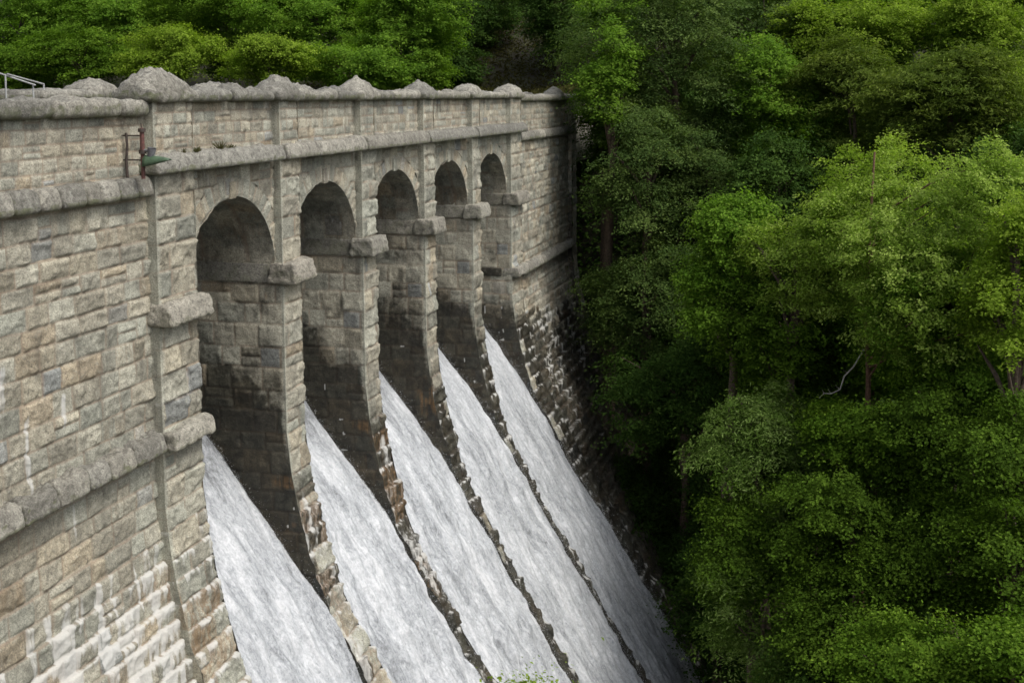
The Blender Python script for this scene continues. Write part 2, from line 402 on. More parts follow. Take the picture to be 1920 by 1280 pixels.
def wing_weather(P, H, d, mort):
    s, t = P['s'], P['t']
    edge = sstep(0.10, 0.0, d)
    low = sstep(-9.8, -12.0, t)
    near_pier = sstep(15.5, 19.5, s)
    st = streaks(s, t, 1.7, 0.35, 4, -0.05, 0.35)
    top = np.exp(-(0.28-H[6]).clip(0, 1)/0.16); hang = streaks(s, t*0+H[2]*9, 4.5, 1.0, 6, -0.1, 0.35)
    white = low*(0.75+1.0*near_pier)*(1.25*top*(0.4+hang) + 0.9*st*hang + 0.4*st + 0.8*sstep(0.1, 0.3, fbm(s*5, t*0.3, s*0+8, 3, 51))) * (0.4+0.9*(H[1] > .25))
    # a few old lime runs higher up
    run = np.exp(-((s-18.75-0.05*np.sin(t*3))/0.07)**2)*sstep(-5.9, -6.4, t)*sstep(-9.0, -7.6, t) \
        + np.exp(-((s-18.05)/0.22)**2)*sstep(-4.9, -5.2, t)*sstep(-6.4, -5.6, t)*0.9 \
        + np.exp(-((s-19.9)/0.10)**2)*sstep(-5.95, -6.1, t)*sstep(-6.9, -6.6, t) \
        + np.exp(-((s-20.1)/0.06)**2)*sstep(-8.3, -8.5, t)*sstep(-9.6, -9.0, t)*0.9
    led = sstep(0.35, 0.6, fbm(s*0.6, t*0.9, s*0+3, 3, 41))*edge*0.55*sstep(-4.0, -6.5, t)
    white = white + run*0.85 + led
    wet = 0.16*sstep(0.1, 0.5, fbm(s*0.5, t*0.4, s*0, 3, 77))*sstep(-9.5, -12, t)
    rust = sstep(0.15, 0.4, fbm(s*0.45, t*0.8, s*0, 3, 88))*low*0.7 + 0.25*(H[0] > 0.93)
    return wet, white, rust
acc = Acc()
masonry(acc, cat(lin(-6, 14.5, 0.25), lin(14.5, 16.8, 0.08), lin(16.8, 23.14, 0.034)), cat(lin(-31, -16, 0.16), lin(-16, Z_WSTR0+.05, 0.034)),
        front_pos(REC), front_nrm, C_WING, 1.0, 1, wing_weather, step=True)
acc.build('wing_wall', M_STONE, dam)

def parapet_weather(P, H, d, mort):
    s, t = P['s'], P['t']
    g_ = streaks(s, t, 2.2, 0.5, 12, 0.1, 0.5)
    wet = 0.25*g_*sstep(-1.0, -0.2, t)
    return wet, 0*s, 0.2*(H[0] > 0.94)
acc = Acc()
masonry(acc, cat(lin(-6, 15, 0.15), lin(15, 23.14, 0.034)), lin(Z_WSTR1-.05, Z_WCOP+.03, 0.034), front_pos(REC), front_nrm, C_PAR, 0.55, 2, parapet_weather)
def box_faces(acc, x0, x1, y0, y1, z0, z1):
    v = [(x, y, z) for x in (x0, x1) for y in (y0, y1) for z in (z0, z1)]
    f = [(0, 1, 3, 2), (4, 6, 7, 5), (0, 4, 5, 1), (2, 3, 7, 6), (0, 2, 6, 4), (1, 5, 7, 3)]
    acc.add(v, np.array(f))
box_faces(acc, -0.78, REC-.06, -6, 23.1, -2.3, Z_WCOP)
acc.build('parapet_wall', M_STONE, dam)

def far_weather(P, H, d, mort):
    s, t = P['s'], P['t']
    edge = sstep(0.12, 0.0, d)
    wetz = -11.6 + (H[2]-.5)*1.6 - 0.10*(s-55) + 0.9*fbm(s*.5, t*.3, s*0, 2, 61)
    wet = sstep(wetz+0.3, wetz-0.3, t)*0.78 + 0.25*sstep(62, 66, s) + 0.35*sstep(-8.4, -8.9, t)*(t > -9.6)  # wet foot, plus darkening towards the far end and below the sill
    low = sstep(-10.6, -12.3, t)
    st = streaks(s, t, 2.6, 0.8, 8, -0.1, 0.3)
    top = np.exp(-(0.22-H[6]).clip(0, 1)/0.22); hang = streaks(s, t*0+H[2]*9, 4.0, 1.0, 6, -0.1, 0.35)
    thin = sstep(0.12, 0.3, fbm(s*7, t*0.35, s*0+3, 3, 19))
    white = low*(0.5*top*(0.3+hang) + 0.75*thin*(.4+.6*hang))*sstep(67.5, 65.5, s)*(0.4+0.6*(H[1] > .4))*sstep(-19.5, -15, t)
    white = white + 0.4*edge*(fbm(s*.7, t*.7, s*0, 2, 90) > 0.35)*sstep(-3, -5, t)
    return wet, white, 0.2*(H[0] > 0.9)
Y_FAR = 66.8
acc = Acc()
masonry(acc, lin(55.1, Y_FAR, 0.07), cat(lin(-31, -21, 0.2), lin(-21, Z_WSTR0+.05, 0.07)), front_pos(REC), front_nrm, C_WING, 1.3, 3, far_weather, step=True)
masonry(acc, lin(0, 5.5, 0.3), lin(-31, -1.6, 0.3), lambda S, T: {'p': (FX(T)+REC-S, 0*S+Y_FAR, T), 's': S, 't': T}, lambda S, T: (0*S, 0*S+1, 0*S), C_WING, .5, 4)
acc.build('wing_wall', M_STONE, dam)
acc = Acc()
masonry(acc, lin(55.1, 78, 0.07), lin(Z_WSTR1-.05, -0.2, 0.06), front_pos(REC), front_nrm, C_PAR, 0.55, 5, parapet_weather)
box_faces(acc, -0.78, REC-.06, 55, 78, -4, -0.2)
acc.build('parapet_wall', M_STONE, dam)

# ---- rough blocks, copings and bands
def rblock(acc, b, res, rad=0.08, amp=0.02, dome=0.0, lump=0.0, seed=0, col=None, domep=1.4, top_pull=0.0, wfun=None, calm=0.0):
    """a rounded block with a rock-faced skin; dome lifts the middle of its top, lump undulates it along y"""
    x0, x1, y0, y1, z0, z1 = b
    lo = np.array([x0, y0, z0]); hi = np.array([x1, y1, z1]); ctr = (lo+hi)/2
    rad = min(rad, (hi-lo).min()*0.49)
    r = np.random.default_rng(seed)
    cc = r.random(2) if col is None else col
    for ax in range(3):
        for side in (0, 1):
            o = [i for i in range(3) if i != ax]
            a_ = lin(lo[o[0]], hi[o[0]], res); b_ = lin(lo[o[1]], hi[o[1]], res)
            A_, B_ = np.meshgrid(a_, b_, indexing='ij')
            P = np.zeros(A_.shape+(3,)); P[..., o[0]] = A_; P[..., o[1]] = B_; P[..., ax] = hi[ax] if side else lo[ax]
            Q = np.clip(P, lo+rad, hi-rad); D = P-Q; D /= np.linalg.norm(D, axis=-1, keepdims=True)+1e-9
            X = Q + D*rad
            n = 1.25*fbm(X[..., 0]*6, X[..., 1]*6, X[..., 2]*6, 5, seed+3, 0.68) + 0.7*fbm(X[..., 0]*1.7, X[..., 1]*1.7, X[..., 2]*1.7, 2, seed+7)
            low_ = np.clip((X[..., 2]-z0)/(z1-z0), 0, 1)
            X = X + D*(n*amp*(1-calm*(1-low_)))[..., None]
            up = np.clip((X[..., 2]-z0)/(z1-z0), 0, 1.2)
            if top_pull:
                X[..., 0] = ctr[0] + (X[..., 0]-ctr[0])*(1-top_pull*up**2)
            if dome:
                a = np.abs((X[..., 0]-ctr[0])/((x1-x0)/2)); c = np.abs((X[..., 1]-ctr[1])/((y1-y0)/2))
                q = np.clip(1-(a**2+c**2)**0.5/1.12, 0, 1)
                X[..., 2] += dome*(q**(1/domep))*up**2
                X[..., 2] += up**2*dome*0.10*fbm(X[..., 0]*4, X[..., 1]*4, X[..., 0]*0, 3, seed+19)
            if lump:
                w = np.abs(fbm(X[..., 1]*1.25, X[..., 0]*0.7, X[..., 0]*0+seed*.1, 3, 71, .45))
                X[..., 2] += up**2*lump*(w*1.6-0.25)*np.clip(1.1-np.abs((X[..., 0]-ctr[0])/((x1-x0)/2))**2, 0, 1)
            Fq = grid_faces(len(a_), len(b_))
            if (side == 0) != (ax == 1): Fq = Fq[:, ::-1]
            n_ = A_.size
            a4 = np.tile([cc[0], cc[1], 0, 1.], (n_, 1)); b4 = np.zeros((n_, 4)); b4[:, 3] = 1
            if wfun is not None: b4[:, 0], b4[:, 1], b4[:, 2] = wfun(X.reshape(-1, 3))
            acc.add(X.reshape(-1, 3), Fq, a4, b4)

def band(name, x0, x1, y0, y1, z0, z1, res, stone=1.6, rad=0.14, amp=0.03, lump=0.0, seed=0, parent=dam, top_pull=0.0, wfun=None, calm=0.75, slack=0.0):
    acc = Acc(); r = np.random.default_rng(seed); y = y0
    while y < y1-1e-3:
        e = min(y1, y+stone*r.uniform(0.7, 1.3))
        if y1-e < 0.4: e = y1
        dz = r.uniform(-1, 1)*slack
        rblock(acc, (x0+dz, x1+dz, y+.007, e-.007, z0, z1+dz), res, rad, amp, 0, lump, seed*13+int((y+20)*7), r.random(2), top_pull=top_pull, wfun=wfun, calm=calm)
        y = e
    return acc.build(name, M_COPE, parent)

def lime_top(X):
    w = 0.5*(fbm(X[:, 0]*3, X[:, 1]*5, X[:, 2]*3, 3, 8) > 0.35)*0.6
    return 0*w, w, 0*w
# wing coping, string course and sill
band('coping', -0.98, 0.02, -6, 23.02, Z_WCOP, 0.02, 0.045, 1.9, 0.14, 0.045, 0.14, 1)
band('string_course', -0.6, 0.10, -6, 23.0, Z_WSTR0, Z_WSTR1, 0.045, 0.62, 0.12, 0.035, 0, 2, top_pull=0.35, wfun=lime_top)
band('sill_course', -0.6, 0.22, -6, 23.0, -8.17, -7.70, 0.036, 1.0, 0.10, 0.075, 0.10, 3, top_pull=0.3)
band('coping', -0.98, 0.02, 55.3, 78, -0.22, 0.12, 0.08, 1.9, 0.15, 0.03, 0.12, 4)
band('string_course', -0.6, 0.10, 55.2, 67.2, Z_WSTR0, Z_WSTR1, 0.08, 1.4, 0.14, 0.03, 0, 5, top_pull=0.3)
band('sill_course', -0.6, 0.18, 55.2, 67.0, -8.95, -8.5, 0.07, 1.0, 0.13, 0.05, 0.08, 6, top_pull=0.3)
acc = Acc(); rblock(acc, (-1.05, 0.1, 63.5, 64.9, -0.2, 0.15), 0.08, 0.12, 0.03, 0.5, 0, 77); acc.build('cap_stone', M_COPE, dam)
# far end: return where the wall meets the wood
acc = Acc()
masonry(acc, lin(66.8, 68.0, 0.1), cat(lin(-31, -16, 0.3), lin(-16, -0.2, 0.1)), front_pos(0.0), front_nrm, C_WING, 1.0, 31, far_weather)
masonry(acc, lin(-0.3, 0.0, 0.1), cat(lin(-31, -16, 0.3), lin(-16, -0.2, 0.1)), lambda S, T: {'p': (FX(T)+S, 0*S+66.8, T), 's': S, 't': T}, lambda S, T: (0*S, 0*S-1, 0*S), C_WING, .4, 32, far_weather)
acc.build('end_pilaster', M_STONE, dam)

# ---- piers
def pier_side_weather(i):
    wl = [-7.6, -7.05, -7.5, -7.3, -7.9, -9.3][i]
    def f(P, H, d, mort):
        x, t = P['s'], P['t']
        lvl = wl + (H[2]-.5)*1.3 + 0.5*(streaks(x, t, 1.8, 0.3, 70+i, -.2, .5)-.4) - 0.28*np.clip(x+2.2, 0, 3) + 0.5*fbm(x*.9, t*.7, x*0, 3, 60+i)
        wet = sstep(lvl+1.1, lvl-1.6, t)*1.12
        wet = np.maximum(wet, 0.55*sstep(0.25, 0.6, fbm(x*1.1, t*1.0, x*0+i, 3, 20)))
        wet = wet*(1-0.75*sstep(FX(t)-0.22, FX(t)-0.05, x)*sstep(-11.5, -9, t))
        rust = sstep(-10.6, -11.1, t)*sstep(-12.6, -12.1, t)*sstep(FX(t)-0.75, FX(t)-0.5, x)*sstep(-0.1, .25, fbm(x*2, t*2, x*0, 2, 33+i))*0.7*(i in (1, 2, 3))
        rust = rust + 0.8*np.exp(-((x+0.35+0.2*i)**2+(t+5.62)**2)/0.006)
        wt = 0.9*(mort > .5)*(fbm(x*2.2, t*4, x*0+i, 2, 55) > 0.52)*sstep(-8, -9, t)
        return wet, wt, rust
    return f
def pier_front_weather(i):
    def f(P, H, d, mort):
        s, t = P['s'], P['t']; k = [0, .0, .25, .35, .5, .2][i]
        edge = sstep(0.10, 0.0, d)
        low = sstep(-9.9, -11.9, t) if i else sstep(-9.2, -11, t)
        st = streaks(s, t, 2.6, 0.5, 14+i, -0.15, 0.3)
        top = np.exp(-(0.28-H[6]).clip(0, 1)/0.12); hang = streaks(s*3, t*0+H[2]*9, 2.0, 1.0, 6, -0.2, 0.35)
        white = low*(0.8*top*(0.3+hang)+0.35*st*hang)
        if i in (1, 2): white = np.maximum(white, (0.8 if i == 1 else .6)*sstep(-11.2, -11.8, t)*sstep(-20, -15, t)*(0.45+.8*st))
        if i == 0: white = np.maximum(white, low*(0.9*top*(.4+hang)+.5*st*hang)); white = np.maximum(white, 0.5*edge*sstep(-6.4, -6.6, t)*sstep(-7.3, -7.1, t))
        lv = -8.2 + (H[2]-.5)*1.6
        wet = k*sstep(lv, lv-.6, t) + ((0.95 if i > 1 else 0.75)*sstep(-10.2, -11.6, t)*(H[1] > (.12 if i > 1 else .5)) if i else 0.22*low*(H[1] > .5))
        wet = np.maximum(wet, 0.9*sstep(-17.5, -19.0, t)) if i else wet
        rust = 0.65*sstep(-10.4, -11.6, t)*(H[0] > .7)*sstep(-18, -16, t)*(i < 3)
        return wet, white, rust
    return f
IMP = (Z_SPR-0.53, Z_SPR)
def make_pier(i):
    y0, w = ARR[i], WID[i]; y1 = y0+w
    res = [0.034, 0.042, 0.05, 0.055, 0.06, 0.065][i]
    acc = Acc()
    zt = cat(lin(-31, -19 if i > 1 else -17.5, 0.15), lin(-19 if i > 1 else -17.5, Z_COP+.03, res))
    fw = pier_front_weather(i)
    def fx(z): return np.maximum(FX(z), WXs(z)+0.16) if i else FX(z)
    tap = [0, .15, .5, .66, .76, 0][i]
    def yf(T): return y1-tap*sstep(-11.5, -18, T)          # the foot narrows into the water
    def bulge(S, T): return 0.16*sstep(-11, -13, T)*fbm(S*1.6, T*1.6, S*0+i, 4, 9, .65)
    def mfront(S, T, P):
        wide = sstep(-13.5, -12.0, T)
        return np.clip(sstep(y0+0.10, y0+0.055, P['p'][1])*wide + sstep(y0+.035, y0+.005, P['p'][1]), 0, 1)
    amp = 1.15 if i else 1.05
    def bul(S, T):
        y = y0+(S-y0)/(y1-y0)*(yf(T)-y0); return {'p': (fx(T)+bulge(y, T), y, T), 's': S+i*3.3, 't': T}
    masonry(acc, lin(y0, y1, res), zt[zt <= Z_STR0+.1], bul, front_nrm, C_FRONT, amp*1.25, 40+i, fw, mfront, step=0.5)
    masonry(acc, lin(y0, y1, res), zt[zt >= Z_STR0+.0], bul, front_nrm, C_PAR, 0.6, 40+i, None, mfront)
    xs = cat(lin(-6.0, -3.4, 0.3), lin(-3.4, -3.4+1e-3, .1)) if i else cat(lin(-6.0, -.8, .4), lin(-.8, -.799, .1))
    xb = -3.4 if i else -0.8
    # near side, facing the camera: fine part runs to the front edge whatever the batter
    sw = pier_side_weather(i)
    nx = max(3, int((0-xb)/res))
    sc = np.linspace(0, 1, nx+1)
    ztl = cat(lin(-31, -18.5, 0.25), lin(-18.5, Z_COP+.03, res))
    def spos(S, T): 
        x = xb + S*(fx(T)+bulge(0*S+y0, T)-xb); return {'p': (x, 0*S+y0, T), 's': x, 't': T}
    def mside(S, T, P):
        e = sstep(fx(T)-0.10, fx(T)-0.055, P['s'])
        up = (T > IMP[1]+.0)
        return np.clip(e + up*1.0, 0, 1)*sstep(-13.5, -12.0, T) if i else np.clip(e+sstep(fx(T)-.3, fx(T)-.24, P['s']), 0, 1)*sstep(-13.8, -12.5, T)
    masonry(acc, sc, ztl, spos, lambda S, T: (0*S, 0*S-1, 0*S), C_PIER, 0.5 if i else 0.4, 60+i, sw if i else fw, mside, flip=False)
    # rest of the side, further in, and the side turned away from the camera
    masonry(acc, lin(-6.0, xb, 0.12), lin(-14, Z_SPR, 0.12), lambda S, T: {'p': (S, 0*S+y0, T), 's': S, 't': T}, lambda S, T: (0*S, 0*S-1, 0*S), C_PIER, 0.5, 60+i, sw)
    def bpos(S, T):
        x = -6.0 + S*(fx(T)+6.0+.04); return {'p': (x, yf(T), T), 's': x+7, 't': T}
    masonry(acc, np.linspace(0, 1, 60), lin(-31, Z_COP+.03, 0.2), bpos, lambda S, T: (0*S, 0*S+1, 0*S), C_PIER, 0.4, 80+i, sw, flip=True)
    masonry(acc, lin(y0, y1, .3), lin(-14, Z_STR0, 0.3), lambda S, T: {'p': (0*S-6.0, S, T), 's': S, 't': T}, lambda S, T: (0*S-1, 0*S, 0*S), C_PIER, 0.4, 80+i, None, flip=True)
    p = acc.build('pier', M_STONE, dam)
    # impost: a band along the sides and a bold rock-faced cap at the front
    acc = Acc(); r = 0.045 if i < 3 else 0.06
    if i == 0:      # the end pier carries its impost at mid height
        rblock(acc, (-0.55, 0.42, y0-.1, y1+.13, Z_SPR-.55, Z_SPR-.05), 0.035, 0.06, 0.045, seed=5, top_pull=0.25)
    else:
        ye = y1+.07
        rblock(acc, (-6.0, -0.42, y0-.07, ye, IMP[0], IMP[1]+.004), 0.07, 0.03, 0.006, seed=101+i)
        rblock(acc, (-0.44, 0.46, y0-.15, y1+.18, IMP[0]-.02, IMP[1]+.05), r, 0.07, 0.05, seed=200+i, top_pull=0.22)
    acc.build('impost', M_CAP, p)['label'] = 'rock-faced impost block jutting from the front of its pier'
    acc = Acc()
    if i in (0, 5):
        z = -8.18 if i == 0 else -8.72
        rblock(acc, (-0.5, 0.40, y0-.03, y1+.12, z, z+.44), 0.04 if i == 0 else .07, 0.07, 0.045, seed=7+i, top_pull=0.25)
        if i == 5: rblock(acc, (-6, -0.5, y0-.08, y0+.1, z, z+.42), 0.08, 0.04, 0.01, seed=17, wfun=lambda X: (0*X[:, 0]+.8, 0*X[:, 0], 0*X[:, 0]))
        acc.build('sill_block', M_CAP, p)
    # domed cap stone over the parapet
    acc = Acc()
    hgt = [0.36, 0.46, 0.50, 0.48, 0.38, 0.38][i]
    if i == 0: rblock(acc, (-0.92, 0.20, y0-.32, y1+.12, Z_COP, 0.26), 0.04, 0.12, 0.045, 0.54, 0, 300, domep=1.7)
    else: rblock(acc, (-0.95, 0.22, y0-.28, y1+.22, Z_COP, 0.25), 0.05, 0.12, 0.04, hgt, 0, 300+i, domep=1.1 if i < 4 else 2.2)
    acc.build('cap_stone', M_COPE, p)
for i in range(6): make_pier(i)

# ---- arch walls, vaults, parapets over the spillway
def span_weather(P, H, d, mort):
    s, t = P['s'], P['t']
    st = streaks(s, t, 3.2, 0.5, 21, 0.1, 0.45)
    wt = 0.42*streaks(s, t, 4.5, 0.6, 25, 0.28, 0.5)*sstep(-3.6, -2.2, t)
    return 0.2*st, wt, 0.25*(H[0] > .95)
for i in range(5):
    ya, yb = ARR[i]+WID[i], ARR[i+1]
    yc, a = (ya+yb)/2, (yb-ya)/2; bz = 2.12
    res = [0.036, 0.042, 0.05, 0.055, 0.06][i]
    wall = Acc()
    nth, nr = int(math.pi*2.4/res), 10
    # ring of voussoirs, stepped outline filled by the spandrel patch
    RW = 0.5
    def ell(th, r): return yc + (a+r)*np.cos(th), Z_SPR + (bz+r)*np.sin(th)
    C_V = Courses(500+i, 5.0, 0.22, 0.42, 0.0, -2, 12, -2.2, 8)
    def vpos(S, T):
        lim = np.minimum(RW, a/np.maximum(np.abs(np.cos(S)), 1e-3)-a); y, z = ell(S, T/RW*np.maximum(lim, 0.002)); yy = np.clip(y, ya, yb)
        return {'p': (0*S+REC, yy, z), 's': S*2.4, 't': T}
    masonry(wall, np.linspace(0, math.pi, nth), lin(0, RW, res), vpos, lambda S, T: (0*S+1, 0*S, 0*S), C_V, 0.6, 90+i, span_weather, lambda S, T, P: sstep(.06, .02, T), flip=True)
    # spandrel: columns over the ring
    def sp(S, T):        # S across, T 0..1 from the ring's back to the string course
        th = np.arccos(np.clip((S-yc)/(a+RW), -1, 1)); zl = Z_SPR+(bz+RW)*np.sin(th)
        z = zl + T*(Z_STR0+.05-zl); return {'p': (0*S+REC, S, z), 's': S+20, 't': z}
    masonry(wall, lin(ya, yb, res), np.linspace(0, 1, 36), sp, lambda S, T: (0*S+1, 0*S, 0*S), C_SPAN, 0.7, 110+i, span_weather)
    # small keystone drop
    rblock(wall, (REC-.2, REC+.06, yc-.16, yc+.16, Z_SPR+bz-.07, Z_SPR+bz+.4), 0.05, 0.03, 0.02, seed=9+i)
    w_o = wall.build('arch_wall', M_STONE, dam)
    va = Acc()
    def vw(P, H, d, mort):
        s, t = P['s'], P['t']
        wet = 0.30+0.30*fbm(s*.8, t*.6, s*0+i, 3, 7)  # darkens the whole vault, blotched by noise
        return wet, 0.35*streaks(t, s, 3, .6, 31+i, .25, .5), 0.3*sstep(0.1, .4, fbm(s*.8, t*.8, s*0+i, 2, 44))
    def upos(S, T):
        y, z = ell(S, 0); return {'p': (T, y, z), 's': S*2.3, 't': T}
    masonry(va, np.linspace(0, math.pi, 50), lin(-6.0, REC+.01, 0.12), upos, lambda S, T: (0*S, -np.cos(S), -np.sin(S)), Courses(700+i, .7, .5, .9, 0, -2, 12, -8, 3), 0.8, 130+i, vw)
    to_parent(va.build('vault', M_STONE), w_o)
    # upstream face over the arch
    up = Acc()
    masonry(up, lin(ya, yb, .3), np.linspace(0, 1, 8), lambda S, T: {'p': (0*S-6.0, S, (Z_SPR+bz*np.sqrt(np.clip(1-((S-yc)/a)**2, 0, 1)))*(1-T)+Z_STR0*T), 's': S, 't': T*3}, lambda S, T: (0*S-1, 0*S, 0*S), C_SPAN, .4, 1, None, flip=True)
    to_parent(up.build('upstream_face', M_STONE), w_o)
    # parapet over the string course
    pa = Acc()
    pend = yb
    def pw(P, H, d, mort):
        s, t = P['s'], P['t']; k = 0.55 if i > 2 else 0.25
        return k*streaks(s, t, 5.0, 0.6, 27, 0.05, 0.4)*sstep(-1.2, -.3, t), 0*s, 0.15*(H[0] > .95)
    masonry(pa, lin(ya, yb, res), lin(Z_STR1-.05, Z_COP+.03, res), front_pos(REC), front_nrm, C_PAR, 0.55, 150+i, pw)
    box_faces(pa, -0.78, REC-.06, ya-.02, yb+.02, -2.3, Z_COP)
    pa.build('parapet_wall', M_STONE, dam)
    band('coping', -0.95, 0.06, ya+.2, yb-.26, Z_COP, 0.24, 0.045 if i < 3 else .06, 2.2, 0.13, 0.045, 0.22, 30+i)
# string course runs past the piers; its joints fall at each pier
r_ = random.Random(4)
for i in range(5):
    e0 = 22.85 if i == 0 else ARR[i]-.02
    e1 = ARR[i+1]-.11 if i < 4 else 55.25
    band('string_course', -0.5, 0.29+0.03*i, e0, e1, Z_STR0, Z_STR1, 0.045 if i < 2 else 0.065, 30.0, 0.09, 0.05, 0.06, 60+i, top_pull=0.3, wfun=lime_top)

# roadway deck and upstream parapet
acc = Acc(); box_faces(acc, -5.9, -0.7, -6, 80, -1.68, -1.25); tag(acc.build('road', M_ROAD), kind='structure')
acc = Acc(); box_faces(acc, -6.5, -6.02, -6, 80, -12, 0.0)
acc.build('upstream_wall', M_STONE, dam)
band('coping', -6.85, -5.75, -6, 80, -0.02, 0.32, 0.07, 1.9, 0.16, 0.04, 0.08, 90)
for k, yy in enumerate((22.6, 29.4, 36.2, 43, 50)):
    acc = Acc(); pp = at(122, 160, 0)[0]
    rblock(acc, (-7.0, -5.7, yy-.5, yy+1.1, 0.0, 0.32), 0.06, 0.16, 0.05, 0.33, 0, 400+k, domep=1.8)
    acc.build('cap_stone', M_COPE, dam)
# masonry slab under each sheet of water
acc = Acc()
zz = lin(-31, -9.0, 0.5)
S, T = np.meshgrid(np.array([23.4, 54.5]), zz, indexing='ij')
acc.add(np.stack([WXs(T)-0.35, S, T], -1).reshape(-1, 3), grid_faces(2, len(zz)), None, np.tile([1, 0, 0, 1.], (2*len(zz), 1)))
acc.build('spillway_apron', M_STONE, dam)

# ------------------------------------------------------------------ water
def sheet(i):
    tapw = [0, .15, .5, .66, .76][i]
    ya, yb = ARR[i]+WID[i]-.03, ARR[i+1]+.03
    res = [0.045, 0.05, 0.055, 0.06, 0.07][i]
    # arc length along the profile
    zz = np.linspace(-8.72, -30.5, 900); xx = WXs(zz); k = 25
    xx = np.convolve(np.pad(xx, k, mode='edge'), np.ones(2*k+1)/(2*k+1), 'valid')
    L_ = np.concatenate([[0], np.cumsum(np.hypot(np.diff(xx), np.diff(zz)))])
    tv = lin(0, L_[-1], res*1.15); sv = lin(ya, yb, res)
    X0, Z0 = np.interp(tv, L_, xx), np.interp(tv, L_, zz)
    dx, dz = np.gradient(X0, tv), np.gradient(Z0, tv)
    S, T = np.meshgrid(sv, tv, indexing='ij')
    nx, nz = -dz, dx
    S = S - tapw*sstep(-11.5, -18, Z0)[None, :]*(yb-S)/(yb-ya)
    amp = 0.03+0.10*sstep(0.5, 10, T)
    h = 1.45*amp*(fbm(S*1.5, T*0.38, S*0+i*3.1, 4, 200, 0.55) + 0.8*fbm(S*4.2, T*1.3, S*0+i*3.1, 3, 210, 0.55))
    h = h + 0.05*sstep(1, 9, T)*fbm(S*.5, T*.22, S*0+i, 2, 220)
    e = np.minimum((sv-ya), (yb-sv))[:, None]+0*S
    h = h - 0.10*sstep(0.35, 0.0, e)*(1-.9*sstep(4, 9, T)) + 0.03 + 0.07*sstep(6, 10, T)
    # ragged edge: water piles over the pier feet low down
    h = h + 0.06*sstep(13, 20, T)*sstep(0.9, 0.0, e)*(0.3+i*0.22)
    X = X0[None, :]+nx[None, :]*h; Z = Z0[None, :]+nz[None, :]*h
    depth = sstep(0.2, 5.0, T); n = S.size
    al = 0.30+1.0*sstep(0.0, 1.0, ((yb-sv)[:, None]+0*S)/(0.42*(1-.75*sstep(4, 9, T))))*sstep(0.0, 0.10, (sv-ya)[:, None]+0*S)
    A = np.stack([depth, np.clip(al, 0, 1.3), 0*S, 1+0*S], -1).reshape(-1, 4)
    B = np.stack([S, T, 0*S+i*7.3, 1+0*S], -1).reshape(-1, 4)
    acc = Acc(); acc.add(np.stack([X, S, Z], -1).reshape(-1, 3), grid_faces(len(sv), len(tv))[:, ::-1], A, B)
    o = acc.build('water', M_WATER); o['kind'] = 'structure'
    return (S, T, X, Z, nx, nz, ya, yb, sv)
sheets = [sheet(i) for i in range(5)]
# spray thrown off the sheets
def spray():
    V = []; Fc = []; n = 0
    r = np.random.default_rng(3)
    for i, (S, T, X, Z, nx, nz, ya, yb, sv) in enumerate(sheets):
        m = 7000
        jt = (r.random(m)**0.8*(S.shape[1]-2)).astype(int)
        side = r.random(m)
        ed = np.where(side < 0.6, yb - np.abs(r.normal(0, .22, m)), ya + r.random(m)*(yb-ya))
        ed = np.clip(ed, ya+.02, yb-.02)
        js = ((ed-ya)/(yb-ya)*(S.shape[0]-1)).astype(int)
        ed = S[js, jt]+r.normal(0, .02, m)
        off = np.abs(r.exponential(0.10, m))*(0.4+1.0*sstep(0, 8, T[0, jt])) + 0.03
        c = np.stack([X[js, jt]+nx[jt]*off, ed, Z[js, jt]+nz[jt]*off], 1)
        sz = r.uniform(0.002, 0.007, m)*(1+i*0.2)
        for q in range(4):
            V.append(c+sz[:, None]*r.normal(0, 1, (m, 3))*0.9)
        k = np.arange(m)+n
        a, b_, c_, d_ = k, k+m, k+2*m, k+3*m
        Fc += [np.stack([a, b_, c_], 1), np.stack([a, c_, d_], 1), np.stack([a, d_, b_], 1), np.stack([b_, d_, c_], 1)]
        n += 4*m
    v = np.concatenate(V)
    o = mesh_obj('spray', v, np.concatenate(Fc), M_FOAM, smooth=False)
    tag(o, 'white spray and droplets thrown up along the edges of the falling water', 'spray', kind='stuff')
m_, nt_, N_, L__ = new_mat('foam_droplets')
o_ = nd(nt_, 'ShaderNodeOutputMaterial'); b__ = nd(nt_, 'ShaderNodeBsdfPrincipled'); L__.new(b__.outputs[0], o_.inputs[0])
b__.inputs['Base Color'].default_value = (0.72, 0.75, 0.78, 1); b__.inputs['Roughness'].default_value = 0.5
M_FOAM = m_
spray()
# the reservoir behind
v = [(-400, -150, -8.7), (-6.0, -150, -8.7), (-6.0, 90, -8.7), (-400, 90, -8.7)]
o = mesh_obj('water', v, [(0, 1, 2, 3)], M_LAKE, smooth=False); o['kind'] = 'structure'
v = [(-6.0, 24, -8.715), (-3.9, 24, -8.715), (-3.9, 54, -8.715), (-6.0, 54, -8.715)]
o = mesh_obj('water', v, [(0, 1, 2, 3)], M_LAKE, smooth=False); o['kind'] = 'structure'

